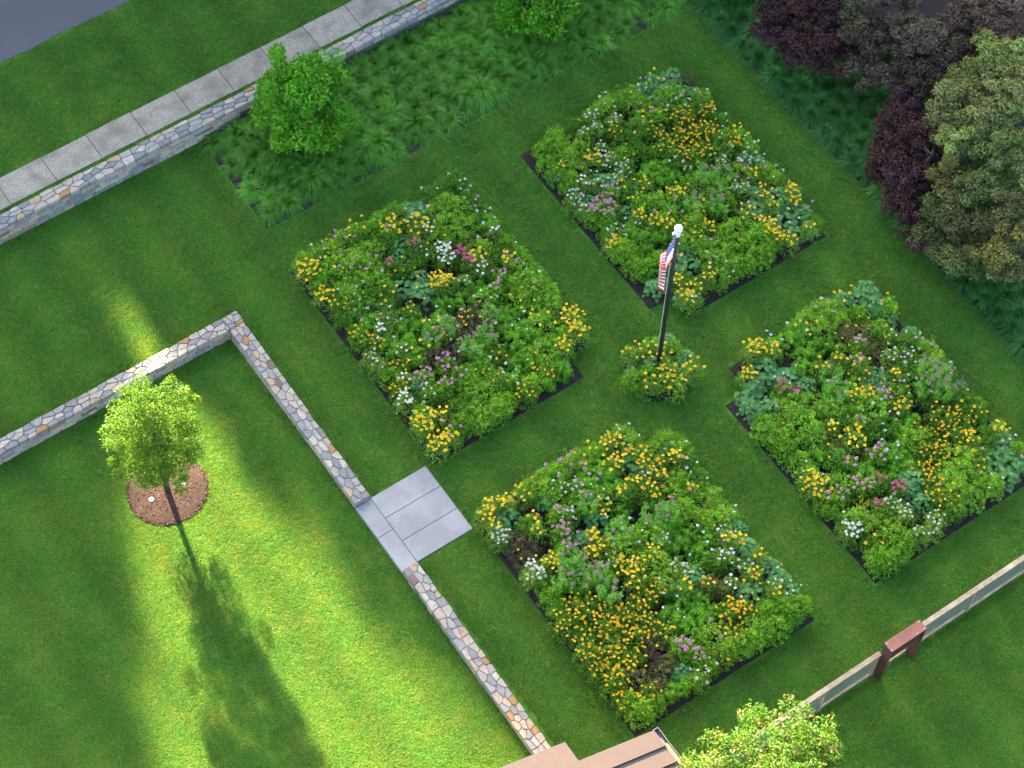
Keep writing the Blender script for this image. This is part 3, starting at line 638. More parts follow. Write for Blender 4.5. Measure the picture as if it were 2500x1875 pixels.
C_ = {'o': (1700, 650, .4822), 'Y': [(270,390,50,14),(330,390,40,9),(390,410,40,9),(250,540,45,11),(1540,810,45,9),(810,640,50,12),(870,630,40,8),(800,860,70,20),(690,800,35,6),(1040,690,60,11),(600,1110,70,24),(520,1110,50,12),(730,460,40,5),(840,500,70,7),(640,490,40,5),(1010,520,30,5),(1390,860,40,9)],
 'y': [(1240,760,80,18),(1340,780,70,16),(1210,860,80,18),(1310,850,80,18),(1190,950,75,18),(1260,930,70,14),(1150,1020,60,14),(1220,1030,60,13),(1210,1100,70,18),(1430,1000,40,4),(1430,740,40,5),(1250,1180,50,8)],
 'W': [(770,1320,50,16),(750,1370,40,8)], 'w': [(1000,1180,50,9),(1050,1220,40,7),(1220,1260,50,10),(1140,1340,40,5),(670,1070,40,5),(990,440,60,10),(990,330,25,3),(1230,1340,40,4),(1080,430,35,5),(1060,1260,35,5)],
 'P': [(830,1090,50,9),(920,930,60,11),(780,970,40,5),(820,460,40,6),(950,640,45,6),(740,1140,40,5),(880,1080,30,4),(830,370,35,6),(650,1170,20,3),(830,775,25,3)], 'M': [(440,595,40,8),(1030,1110,40,11),(940,1070,25,5),(925,1190,30,6),(500,620,25,3)],
 'J': [(1190,480,60,9),(1260,520,60,9),(1180,570,60,7),(1270,590,50,6),(720,610,60,4),(700,500,50,2)], 'V': [(1340,600,35,14)], 'Z': [(830,1220,45,16)],
 'L': [(540,820,90,0),(480,760,80,0),(600,860,80,0),(640,330,80,0),(560,290,70,0),(430,880,80,0),(1360,1060,80,0),(1400,960,70,0),(1320,1140,80,0),(1430,1090,70,0),(720,270,70,0),(880,1310,80,0),(980,1360,80,0),(820,700,0,0),(650,730,60,0),(570,690,60,0),(1400,1180,60,0)],
 'G': [(1050,830,80,0),(1090,780,60,0),(1030,910,80,0),(1050,990,80,0),(560,430,80,0),(480,360,70,0),(620,400,60,0),(720,690,70,0),(620,960,70,0),(550,960,60,0),(540,510,60,0),(1000,1040,60,0)],
 'B': [(860,110,60,0),(830,150,50,0),(900,150,40,0),(350,510,70,0),(270,650,70,0),(230,740,60,0),(310,740,60,0),(1540,930,70,0),(1600,990,80,0),(1560,1070,70,0),(920,550,60,0),(560,600,60,0),(1080,1140,50,0),(1150,1190,60,0),(1090,340,55,0),(970,250,50,0)],
 'K': [(690,1220,60,0),(640,1240,50,0),(950,1480,80,0),(880,1500,60,0),(1020,1440,70,0),(330,850,80,0),(280,840,60,0),(960,1530,50,0),(400,960,60,0),(820,240,60,0)], 'S': [(1180,680,60,0),(1280,680,60,0),(1460,850,50,0),(950,1270,60,0),(1490,890,50,0),(900,850,60,0)], 'T': [(760,300,50,0),(700,900,50,0)]}
D_ = {'o': (1100, 1020, .4701), 'Y': [(840,110,60,18),(850,210,60,17),(930,165,30,6),(1020,220,60,16),(1170,190,40,11),(1090,210,25,5),(950,310,40,7),(1050,360,60,14),(1100,290,35,7),(890,370,30,5),(190,400,50,11),(170,490,40,9),(285,430,35,9),(370,370,50,8),(430,510,40,5),(450,570,35,5),(150,590,35,6),(740,600,35,10),(745,690,40,11),(790,450,60,12),(800,640,40,6),(520,730,50,13),(900,750,60,17),(970,760,50,12),(960,830,60,9),(1060,690,60,12),(1260,350,25,4),(1500,620,40,8),(1440,610,30,4),(1580,800,35,7),(1340,840,35,5),(1230,860,40,5),(1600,700,20,3),(1700,900,30,3)],
 'y': [(600,1060,80,22),(640,960,60,12),(720,980,80,16),(820,990,75,19),(890,1030,75,19),(960,1000,75,20),(1020,1050,75,19),(1000,930,70,18),(1080,880,50,13),(720,1130,80,18),(810,1080,70,16),(900,1090,70,16),(970,1120,70,16),(1110,1100,60,12),(700,1230,75,18),(800,1240,80,20),(890,1240,75,19),(900,1310,65,14),(760,1330,70,16),(830,1380,60,11),(960,1230,50,7),(1040,1410,60,12),(950,1460,70,14),(870,1470,60,9),(1440,1000,60,14),(1500,1000,60,14),(1430,1100,60,14),(1490,1110,50,11),(1540,990,50,11),(1480,950,50,11)],
 'W': [(1465,845,35,6),(430,760,45,13),(460,790,40,9)], 'w': [(200,640,50,12),(250,600,50,9),(640,350,60,8),(1180,770,50,10),(1230,790,40,7),(1440,720,50,8),(1110,620,40,6),(840,630,40,5),(840,730,50,6),(1400,700,40,5),(1540,760,45,7),(1430,590,50,7),(1290,1330,55,6),(1010,270,40,5),(390,840,40,6),(560,340,50,6),(1690,860,40,4),(620,500,45,6)],
 'P': [(565,480,30,5),(580,570,50,9),(1200,1170,45,10),(1240,1185,40,8),(1300,1220,35,5),(600,660,20,3)], 'J': [(640,700,70,8),(600,800,60,7),(730,800,60,8),(780,770,50,5),(830,870,60,5),(1060,460,60,6),(1130,450,50,5),(880,560,60,3),(720,410,40,3)],
 'L': [(470,380,70,0),(550,420,80,0),(1330,430,80,0),(1380,460,60,0),(1200,480,70,0),(1280,520,70,0),(1500,1170,70,0),(1580,1090,80,0),(1600,1190,60,0),(1440,1200,60,0),(1180,330,50,0)],
 'G': [(760,220,70,0),(800,290,80,0),(710,290,60,0),(840,360,70,0),(1200,950,80,0),(1290,950,80,0),(1200,1050,80,0),(1300,1040,80,0),(1360,1010,60,0),(1250,1110,60,0),(890,480,60,0),(1180,660,80,0),(1120,580,70,0),(1230,620,70,0),(1040,560,70,0),(980,590,60,0),(560,870,70,0),(680,880,70,0),(820,830,60,0),(1340,1400,60,0),(1270,1430,60,0),(1200,1480,60,0),(690,1090,40,0)],
 'K': [(1760,1000,70,0),(1700,960,70,0),(1690,1080,75,0),(1780,1050,60,0),(1640,1000,60,0),(880,1540,60,0),(990,1520,70,0),(920,1480,50,0),(1060,1480,60,0),(1640,1130,60,0),(480,960,60,0),(540,1000,50,0)],
 'B': [(760,530,60,0),(1530,680,70,0),(1260,830,70,0),(1690,890,60,0),(1190,890,60,0),(1200,1310,60,0),(1090,1560,50,0),(1010,290,50,0),(300,520,70,0),(700,620,50,0),(1010,700,50,0),(500,440,50,0)], 'D': [(350,640,70,0),(320,710,60,0),(240,440,50,0),(430,690,50,0),(1040,1240,50,0)],
 'S': [(930,410,60,0),(1010,400,60,0),(390,560,50,0),(1380,760,50,0)], 'T': [(1100,1310,70,0),(1140,1260,60,0),(1090,1390,60,0),(1350,860,40,0),(1290,860,40,0),(1400,880,50,0)]}
B_ = {'o': (800, 0, .4069), 'Y': [(1590,940,60,12),(1400,980,30,4),(1700,1450,60,13),(1960,1300,60,12),(1870,1270,40,7),(2040,1320,50,10),(1900,1090,40,4),(2090,1130,60,8),(2556,1030,40,5),(2606,1130,50,8),(2806,1110,45,10),(2806,1180,45,8),(2666,1210,40,4),(2516,1260,60,8),(2620,1310,60,14),(2670,1340,50,11),(2706,1400,50,9),(2806,1450,60,12),(2936,1390,20,3),(2236,1210,60,8),(2096,1150,50,6),(2286,1340,60,9),(2146,1730,60,9),(2216,1690,50,5),(2100,1660,40,6),(2190,1800,50,8),(2280,1640,50,6)],
 'y': [(1720,760,60,8),(2120,690,80,16),(1980,780,60,9),(2020,860,80,15),(2110,880,80,17),(2180,780,80,16),(2156,680,70,16),(2276,640,60,18),(2236,760,80,18),(2300,740,60,10),(2096,800,70,12),(2180,900,80,16),(2256,880,70,14),(2306,800,50,7),(2446,850,55,17)],
 'W': [(1530,1080,40,6)], 'w': [(1590,690,55,10),(1720,710,40,6),(1540,790,40,6),(1610,760,40,6),(1640,870,55,8),(1690,950,60,10),(1780,990,60,10),(1740,1050,55,9),(1450,1190,60,11),(1420,1240,50,8),(1510,1260,55,9),(1600,1090,35,4),(1720,1370,50,5),(2506,940,50,9),(2456,1110,50,9),(2496,1120,45,7),(2366,960,40,5),(2200,1770,40,5)],
 'P': [(1700,1130,55,9),(1640,1200,60,13),(1600,1245,45,7),(1700,1210,45,7),(1680,1280,35,4)], 'J': [(2286,1000,60,6),(2376,990,40,4),(2196,1170,70,7),(2346,1120,55,5),(2346,1190,50,5)],
 'L': [(1370,830,70,0),(1440,940,80,0),(1510,900,60,0),(1830,620,80,0),(1900,650,60,0),(1450,1080,50,0),(2446,1380,80,0),(2516,1460,80,0),(2586,1560,80,0),(2440,1480,80,0),(2380,1400,70,0),(2360,1560,80,0),(2460,1580,70,0),(2266,1500,80,0),(2400,1230,60,0),(1640,1560,70,0),(1720,1560,80,0),(1800,1520,80,0),(2640,1480,60,0),(1780,1640,70,0)],
 'G': [(1950,1000,80,0),(2030,1000,80,0),(1900,1050,60,0),(2080,1060,80,0),(2000,1080,60,0),(2040,1190,70,0),(2186,1260,80,0),(2286,1250,80,0),(2130,1230,60,0),(1860,1420,80,0),(1940,1420,80,0),(1640,1420,60,0),(1900,1500,70,0),(1760,1460,60,0),(2020,1420,60,0)],
 'K': [(1290,900,60,0),(1300,990,70,0),(1370,1040,60,0),(2560,1640,60,0),(1900,1600,70,0),(1980,1560,70,0),(2660,1560,50,0)], 'B': [(1560,1210,60,0),(1340,1080,55,0),(1800,1270,60,0),(2080,500,70,0),(2000,540,70,0),(2140,560,70,0),(1960,610,60,0),(2496,950,50,0),(2566,1160,70,0),(2626,1240,60,0),(2836,1310,70,0),(2906,1390,60,0),(2796,1390,60,0),(2060,450,60,0),(1940,1730,60,0),(2010,1700,60,0),(2130,1780,50,0),(2200,560,50,0)],
 'S': [(1780,840,70,0),(1850,900,70,0),(1920,920,60,0),(2060,950,60,0),(2330,860,60,0)], 'D': [(2160,480,50,0)]}
LAY = {'A': A_, 'B': B_, 'C': C_, 'D': D_}
BEDN = {'A': 'left', 'B': 'upper', 'C': 'right', 'D': 'lower'}
CELL = {(0, 2): 'at the left corner', (0, 0): 'at the bottom corner', (2, 0): 'at the right corner', (2, 2): 'at the top corner', (0, 1): 'along the lower left edge', (1, 2): 'along the upper left edge', (2, 1): 'along the upper right edge', (1, 0): 'along the lower right edge', (1, 1): 'in the middle'}
plants = []
def add_plant(kind, x, y, r, nf, bed, stray=None):
    name, desc, cat = KIND[kind]; base_r = .45
    root = empty(name, (x, y, 0.01), random.uniform(0, 6.28)); sc = 1.12*min(max(r/base_r, .66), 1.3)
    if kind in 'YyWwPM': sc = min(max(sc, .8), 1.15)
    hz = random.uniform(.85, 1.12)*(0.8+.2*sc)
    f = link('foliage', fol_mesh(kind), root, scale=(sc, sc, hz))
    fk = stray or (kind if kind in FL else None)
    if fk and nf:
        fz = FZ[fk]*hz; rr = max(r, .16)
        for i in range(nf):
            a = 2.399*i+random.uniform(-.5, .5); q = rr*1.05*math.sqrt((i+.6)/nf)*random.uniform(.85, 1.1)
            k2 = fk if not (fk == 'Y' and bed in 'D' and random.random() < .03) else 'O'
            dz = fz*random.uniform(.9, 1.12)-0.22*fz*(q/max(rr, .3))**2*(.5 if kind != 'J' else 1)
            fo = link('flower', random.choice(FL[k2]), root, (q*math.cos(a), q*math.sin(a), dz), scale=random.uniform(.85, 1.15))
            fo.rotation_euler = (random.uniform(-.35, .35), random.uniform(-.35, .35), random.uniform(0, 6))
    plants.append((root, kind, bed, x, y, desc, cat))
for k, lay in LAY.items():
    ox, oy, s = lay['o']; x0, x1, y0, y1 = BEDS[k]; done = []
    for kind, lst in lay.items():
        if kind == 'o': continue
        for (zx, zy, zr, nf) in lst:
            z = FZ.get(kind, .45)*(1.0 if nf else .9); r = max(zr*s/88, .14)
            x, y = G(ox+zx*s, oy+zy*s, z*.95)
            m = .26 if nf else .38
            x = min(max(x, x0+m), x1-.14); y = min(max(y, y0+m), y1-.14)
            if not in_bed(k, x, y, .03):
                cxn = {'A': (x1-NOTCH, y0+NOTCH), 'B': (x0+NOTCH, y0+NOTCH), 'C': (x0+NOTCH, y1-NOTCH), 'D': (x1-NOTCH, y1-NOTCH)}[k]
                if abs(x-cxn[0]) < abs(y-cxn[1]): x = cxn[0]+(.06 if k in 'BC' else -.06)
                else: y = cxn[1]+(.06 if k in 'AB' else -.06)
            done.append((x, y, kind)); add_plant(kind, x, y, r, nf, k)
    # plants along the edges
    ep = bed_poly(k, .45, .20)
    for i in range(len(ep)):
        (ax, ay), (bx, by) = ep[i], ep[(i+1) % len(ep)]; L = math.hypot(bx-ax, by-ay); m = max(1, int(L/.44))
        for q in range(m):
            gx, gy = ax+(bx-ax)*q/m, ay+(by-ay)*q/m
            if min((gx-a)**2+(gy-b)**2 for a, b, c in done) > .27**2:
                near = min([t for t in done if t[2] in 'GLBKSDT'], key=lambda t: (gx-t[0])**2+(gy-t[1])**2)[2]
                fill = near if random.random() < .5 else random.choice('KKSLG')
                done.append((gx, gy, fill)); add_plant(fill, gx, gy, random.uniform(.28, .36), random.randint(2, 5) if random.random() < .7 else 0, k, random.choice('ywwyPwY'))
    # greenery between the surveyed clumps
    gx = x0+.46; odd = 0
    while gx < x1-.10:
        gy = y0+.46+(.26 if odd else 0)
        while gy < y1-.08:
            if in_bed(k, np.array(gx), np.array(gy), .10) and min((gx-a)**2+(gy-b)**2 for a, b, c in done) > .33**2:
                fl = [(a, b, c) for a, b, c in done if c in 'GLBKSDT']
                near = min(fl, key=lambda q: (gx-q[0])**2+(gy-q[1])**2)[2]
                fill = near if random.random() < .6 else random.choice('KKSLGY')
                done.append((gx, gy, fill)); add_plant(fill, gx+random.uniform(-.06, .06), gy+random.uniform(-.06, .06), random.uniform(.38, .48), random.randint(2, 6) if random.random() < .8 else 0, k, random.choice('ywwyPwY'))
            gy += .52
        gx += .46; odd ^= 1
for i in range(19):   # round bed at the pole
    a = i*2.4; q = .98*math.sqrt((i+.2)/19); kind = 'YBYYKBYYLBYGYBYYBKY'[i]
    add_plant(kind, CIRC[0]+q*math.cos(a)+.04, CIRC[1]+q*math.sin(a), .32, 6 if kind == 'Y' else 0, 'O')
# labels: each clump by look, bed, place in the bed and order there
cells = {}
for p in plants:
    root, kind, bed, x, y, desc, cat = p
    if bed == 'O': key = (desc, 'O', None)
    else:
        x0, x1, y0, y1 = BEDS[bed]; key = (desc, bed, (min(2, int(3*(x-x0)/(x1-x0))), min(2, int(3*(y-y0)/(y1-y0)))))
    cells.setdefault(key, []).append(p)
ORD = ['', 'second', 'third', 'fourth', 'fifth', 'sixth', 'seventh', 'eighth', 'ninth', 'tenth', 'eleventh', 'twelfth', 'thirteenth', 'fourteenth', 'fifteenth', 'sixteenth']
for (desc, bed, cell), ps in cells.items():
    ps.sort(key=lambda p: PX(p[3], p[4], .4)[0]); n = len(ps)
    for i, p in enumerate(ps):
        w = '' if n == 1 else ', '+('leftmost one' if i == 0 else 'rightmost one' if i == n-1 else ORD[i]+' from left')
        place = 'in the round bed at the flagpole' if bed == 'O' else CELL[cell]+' of the '+BEDN[bed]+' bed'
        tag(p[0], desc+' '+place+w, p[6], 'flower bed plants')

# ------------------------------------------------------------------ ornamental grass tussocks
def tussock_mesh(nl=250, per=5, L=1.0, cols=((.085, .25, .024), (.12, .32, .034), (.18, .43, .065)), lean=(0, -.38)):
    nb = nl*per; li = np.repeat(np.arange(nl), per)          # blades hang together in locks
    t = (RNG.random(nl)*2*PI)[li]+RNG.normal(0, .05, nb); el = RNG.uniform(.45, 1.55, nl)[li]+RNG.normal(0, .06, nb)
    ln = L*RNG.uniform(.7, 1.08, nl)[li]*RNG.uniform(.85, 1.05, nb); w = RNG.uniform(.008, .0135, nb)
    d = np.stack([np.cos(t)*np.cos(el)+lean[0], np.sin(t)*np.cos(el)+lean[1], np.sin(el)], 1); d /= np.linalg.norm(d, axis=1, keepdims=True)
    b = np.stack([-np.sin(t), np.cos(t), np.zeros(nb)], 1)
    P0 = np.stack([np.cos(t), np.sin(t), np.zeros(nb)], 1)*RNG.uniform(0, .1, (nb, 1))
    rows = []; seg = 5
    for i in range(seg+1):
        s = i/seg; p = P0+d*(ln*s)[:, None]; p[:, 2] -= ln*(.62*s**2.3)*(0.75+.5*np.cos(el)); p[:, 2] = np.maximum(p[:, 2], .02)
        ww = (w*(1-.85*s**1.5))[:, None]; rows.append((p-b*ww*.5, p+b*ww*.5))
    V = np.stack([q for r in rows for q in r], 1).reshape(-1, 3); k = 2*(seg+1); base = np.arange(nb)*k
    Q = np.concatenate([np.stack([base+2*i, base+2*i+1, base+2*i+3, base+2*i+2], 1) for i in range(seg)])
    c = np.repeat(lerp_cols(list(cols), nl)[li]*RNG.uniform(.85, 1.15, (nb, 1)), k, 0)
    return np_mesh('tussock', V, Q, M['reed'], c)
TUS = [tussock_mesh() for _ in range(5)]
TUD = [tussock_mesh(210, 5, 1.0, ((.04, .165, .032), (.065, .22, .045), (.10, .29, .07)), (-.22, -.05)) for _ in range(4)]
SHRUBS = [(-4.05, 12.85), (4.45, 12.75), (11.1, 10.9)]
ORDN = 'first second third fourth fifth sixth seventh eighth ninth tenth eleventh twelfth thirteenth fourteenth fifteenth sixteenth seventeenth eighteenth nineteenth twentieth'.split()
ORDN += ['twenty-'+w for w in ORDN[:9]]+['thirtieth']+['thirty-'+w for w in ORDN[:9]]
y = HEDGE[1]+.42; odd = 0; row = 0
while y < 14.35:
    x = HEDGE[0]+.40+(.34 if odd else 0); n = 0
    while x < 12.5:
        px, py = x+random.uniform(-.13, .13), y+random.uniform(-.12, .12)
        ix, iy = PX(px, py, .3)
        if iy > -70 and all((px-a)**2+(py-b)**2 > .3 for a, b in SHRUBS):
            o = link('grass_tussock', random.choice(TUS), None, (px, py, .015), random.uniform(-1.5, 1.5), random.uniform(.64, .78) if row == 0 or n == 0 else random.uniform(.85, 1.2))
            tag(o, 'green grass tussock below the roadside wall, '+ORDN[row]+' row from the lawn, '+ORDN[n]+' from left', 'grass tussock', 'tussocks below the roadside wall'); n += 1
        x += .64
    y += .54; odd ^= 1; row += 1
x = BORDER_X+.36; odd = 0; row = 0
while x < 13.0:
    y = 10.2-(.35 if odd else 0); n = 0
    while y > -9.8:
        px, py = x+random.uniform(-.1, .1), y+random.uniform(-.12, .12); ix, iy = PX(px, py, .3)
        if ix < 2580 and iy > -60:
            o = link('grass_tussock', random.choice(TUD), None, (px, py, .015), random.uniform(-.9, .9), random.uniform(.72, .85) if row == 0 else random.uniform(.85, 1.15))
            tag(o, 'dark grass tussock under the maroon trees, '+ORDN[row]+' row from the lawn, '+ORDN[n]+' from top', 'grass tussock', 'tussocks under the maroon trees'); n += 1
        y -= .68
    x += .56; odd ^= 1; row += 1

# ------------------------------------------------------------------ trees and shrubs
def limbs(mb, base, h, targets, r0, n=7, fork=.35, bend=.15):
    """trunk with limbs that reach out to the given crown points"""
    bx, by, bz = base; top = Vector((bx, by, bz+h))
    mb.tube([(bx, by, bz-.1), (bx+random.uniform(-.03, .03), by, bz+h*.4), (bx+random.uniform(-.05, .05), by+random.uniform(-.05, .05), bz+h)], [r0*1.25, r0*.85, r0*.35], n)
    for t in targets:
        t = Vector(t); f = random.uniform(fork, .92); s = Vector((bx, by, bz+h*f)); m = (s+t)/2+Vector((0, 0, -bend*random.random())); r = r0*.42*(1.1-f*.6)
        mb.tube([s, m, t], [r, r*.6, r*.22], 5, False)
def crown_tree(name, label, base, h, C, Rr, per, leaf, wid, cols, trunk_r, cat='tree', mat='leaf_tree', bark='bark', stems=1, nl=16, group=None, extra=None, **kw):
    root = empty(name, base); b = Vector(base); C = np.asarray(C)
    loc = C-np.array(base)
    mb = MB(); idx = RNG.choice(len(C), min(nl, len(C)), replace=False)
    if stems == 1: limbs(mb, (0, 0, 0), h*.72, [tuple(loc[i]) for i in idx], trunk_r)
    else:
        for s in range(stems):
            a = 2*PI*s/stems; t = loc[idx[s % len(idx)]]
            mb.tube([(.08*math.cos(a), .08*math.sin(a), -.1), (t[0]*.35+.1*math.cos(a), t[1]*.35+.1*math.sin(a), h*.35), tuple(t)], [trunk_r, trunk_r*.7, trunk_r*.25], 6)
        for i in idx[stems:]:
            t = Vector(loc[i]); mb.tube([(t.x*.25, t.y*.25, h*.3), tuple((t*.6).to_tuple()), tuple(t)], [trunk_r*.5, trunk_r*.35, trunk_r*.15], 5, False)
    mb.build('trunk', M[bark], root, True)
    parts = [clump_cloud(loc, Rr, per, leaf, wid, cols, **kw)]
    if extra: parts += extra(loc, Rr)
    V, Q, c = join(parts)
    link('crown', np_mesh('crown', V, Q, M[mat], c), root)
    return tag(root, label, cat, group)
def egg(n, c, rx, rz, shape=lambda z: 1.0, shell=.55, zlo=-1):
    """clump centres through an uneven crown volume; shape(z) gives relative width"""
    d = rdir(n, zlo, 1); k = (shell+(1-shell)*RNG.random(n)**.5)
    lump = 1+.17*np.sin(d[:, 0]*5+1.3)*np.cos(d[:, 1]*4+d[:, 2]*5)+RNG.normal(0, .08, n)
    w = np.array([shape(z) for z in d[:, 2]])
    return np.stack([c[0]+d[:, 0]*rx*k*lump*w, c[1]+d[:, 1]*rx*k*lump*w, c[2]+d[:, 2]*rz*k*lump], 1)
tz = float(low_z(*TREE))
C = egg(150, (TREE[0], TREE[1], tz+3.05), 1.17, 1.9, lambda z: 1.0 if z > -.1 else 1.0+.55*(z+.1), .45)
top = (RNG.random((10, 3))-.5)*np.array([1.2, 1.2, .5])+np.array([TREE[0], TREE[1], tz+4.9]); sp = rdir(26, -.3, 1); spr = np.array([TREE[0], TREE[1], tz+3.05])+sp*np.array([1.36, 1.36, 2.15])*RNG.uniform(.92, 1.1, (26, 1)); C = np.concatenate([C, top, spr])
crown_tree('young_tree', 'bright green young tree standing in the round mulch bed', (*TREE, tz+.05), 4.8, C, np.concatenate([RNG.uniform(.22, .36, len(C)-26), RNG.uniform(.12, .2, 26)]), 150, .085, .034,
           [(.055, .125, .008), (.08, .17, .010), (.11, .20, .013), (.07, .155, .012)], .075, nl=26, up=.35, droop=.4, jit=.8, out=1.6)
GREEN = [(.07, .25, .01), (.095, .31, .012), (.14, .37, .018), (.08, .27, .014)]
LABS = ['whole rounded green shrub in the grass bed, its top overlapping the sidewalk', 'green shrub cut by the top edge above the middle of the grass bed', 'green shrub at the top edge, only leaf tips in view']
for (sx, sy), lab, rr in zip(SHRUBS, LABS, (1.38, 1.25, 1.2)):
    C = egg(135, (sx, sy, 1.7), rr*1.02, 1.5, lambda z: 1.0-.12*max(z, 0), .68, -.85)
    crown_tree('green_shrub', lab, (sx, sy, .02), 2.6, C, RNG.uniform(.2, .32, len(C)), 80, .15, .07, GREEN, .035, cat='shrub', stems=5, nl=24, group='green shrubs in the grass bed', up=.5, jit=.7, out=1.3)
# maples: tiers of flat leafy pads
def maple(name, label, base, pads, cols, per=130, leaf=.105, wid=.05, h=3.0):
    C = []; Rr = []; pc = []
    for (px, py, z, rad, k) in pads:   # surveyed pad centres
        x, y = G(px*1.1302, py*1.1302, z); col = lerp_cols(cols, 1)[0]; rad *= 1.08
        for sub in range(5):           # each pad is a few overlapping leafy domes
            a0 = RNG.random()*2*PI; q0 = rad*.8*RNG.random()**.5; sx, sy, sz = x+q0*math.cos(a0), y+q0*math.sin(a0), z+RNG.uniform(-.28, .12); sr = rad*RNG.uniform(.5, .8); c2 = col*RNG.uniform(.75, 1.25)
            for i in range(max(4, int(k*.62))):
                a = RNG.random()*2*PI; q = math.sqrt(RNG.random()); C.append((sx+sr*q*math.cos(a), sy+sr*q*math.sin(a), sz-.55*sr*q*q+RNG.normal(0, .05))); Rr.append(RNG.uniform(.16, .27)); pc.append(c2*RNG.uniform(.85, 1.15))
    return crown_tree(name, label, base, h, np.array(C), np.array(Rr), per, leaf, wid, cols, .07, nl=22, flat=.5, up=.05, droop=.5, out=.8, clump_cols=np.array(pc), group='japanese maples along the right border')
MAR = [(.048, .020, .022), (.068, .026, .027), (.054, .028, .034), (.085, .036, .03)]
BRO = [(.075, .055, .04), (.10, .085, .05), (.085, .07, .055), (.12, .10, .065), (.10, .11, .05)]
OLI = [(.14, .19, .045), (.19, .25, .065), (.24, .31, .095), (.16, .16, .055), (.28, .32, .115)]
MIX = [(.09, .085, .035), (.12, .14, .04), (.10, .16, .04), (.13, .11, .05), (.22, .22, .045), (.08, .07, .04)]
maple('maroon_maple', 'dark maroon maple at the top edge beside the lawn corner', (*G(1960, 70), .02), [(1680,40,1.9,.75,12),(1760,60,2.1,.8,14),(1740,105,1.7,.6,9),(1820,10,2.2,.7,10),(1690,0,2.2,.7,8),(1790,-40,2.5,.9,10),(1790,110,1.6,.6,8),(1850,60,1.9,.7,9),(1740,20,2.2,.7,9)], MAR)
maple('brown_maple', 'brownish maple at the top edge right of the dark maroon one', (*G(2190, 95), .02), [(1900,130,2.0,.7,12),(1960,110,2.4,.8,14),(1890,60,2.4,.7,10),(2000,40,2.8,.8,12),(1960,170,1.8,.55,8),(2040,110,2.5,.7,10),(1940,10,2.8,.7,9),(1990,80,2.2,.8,10),(2050,60,2.4,.8,10),(1870,20,2.4,.7,8),(2010,150,2.0,.7,9),(2060,150,2.2,.6,7)], BRO)
maple('pinkish_maple', 'pinkish brown maple in the top right corner', (*G(2420, 20), .02), [(2080,20,2.6,.7,12),(2150,20,2.8,.8,12),(2200,60,2.8,.7,10),(2120,-30,3.0,.9,10),(2220,0,3.0,.8,8),(2120,50,2.4,.75,10),(2085,75,2.2,.7,9),(2160,70,2.5,.7,9)], [(.09, .055, .045), (.12, .08, .06), (.15, .10, .075), (.10, .08, .05)])
maple('purple_maple', 'narrow dark purple maple hanging over the grass border', (*G(2245, 470), .02), [(1960,240,1.9,.6,10),(1955,310,1.8,.65,12),(1960,380,1.7,.65,12),(1950,430,1.5,.55,9),(1985,470,1.6,.6,9),(2000,510,1.5,.45,6),(2010,280,2.1,.6,8),(1985,340,1.7,.6,9),(1990,410,1.6,.6,9),(1930,370,1.4,.45,6),(2000,220,2.0,.6,8)], MAR)
maple('olive_maple', 'big pale olive green maple at the right edge', (*G(2440, 330), .02), [(2140,120,2.9,.75,13),(2080,200,2.6,.7,13),(2150,210,3.0,.8,15),(2100,270,2.5,.7,12),(2170,290,2.8,.7,13),(2040,250,2.2,.55,8),(2200,170,3.1,.6,9),(2190,110,3.0,.6,8),(2080,310,2.3,.6,9),(2210,230,2.9,.6,8),(2210,350,2.6,.7,9),(2140,350,2.2,.6,8),(2110,160,2.6,.7,9),(2060,250,2.1,.6,8),(2130,250,2.5,.7,9)], OLI)
maple('olive_maple', 'yellowish brown maple below the pale olive one at the right edge', (*G(2380, 600), .02), [(2060,390,2.3,.65,12),(2120,410,2.5,.75,13),(2050,450,2.0,.6,10),(2110,480,2.2,.7,12),(2070,540,1.8,.6,10),(2160,520,2.3,.7,12),(2190,440,2.5,.7,10),(2190,560,2.2,.6,10),(2030,500,1.8,.45,6),(2090,440,2.1,.7,9),(2140,460,2.2,.7,9),(2120,540,1.8,.6,8),(2080,370,2.2,.6,8),(2180,490,2.2,.7,8)], MIX)
# bright tree at the lower edge
rx, ry = G(1895, 1893, 3.3)
C = np.concatenate([egg(120, (rx, ry, 3.3), 1.75, 2.0, lambda z: 1-.3*max(z, 0), .5), egg(80, (rx-1.75, ry+.3, 2.7), 1.25, 1.3, lambda z: 1.0, .5)])
def tips(loc, Rr):
    i = np.where(loc[:, 2] > np.quantile(loc[:, 2], .3))[0]; c = loc[i]+rdir(len(i), .1, 1)*(Rr[i]*1.0)[:, None]
    return [clump_cloud(c, np.full(len(i), .12), 20, .09, .045, [(.15, .19, .03), (.21, .175, .06), (.17, .20, .035)], up=.6)]
crown_tree('golden_tree', 'yellow green tree with peach leaf tips beside the wooden fence', (rx-.2, ry-.1, 0), 4.2, C, RNG.uniform(.22, .36, len(C)), 140, .09, .042,
           [(.06, .145, .010), (.08, .175, .012), (.05, .13, .010), (.095, .185, .016)], .09, nl=26, up=.4, jit=.7, out=1.3, extra=tips)

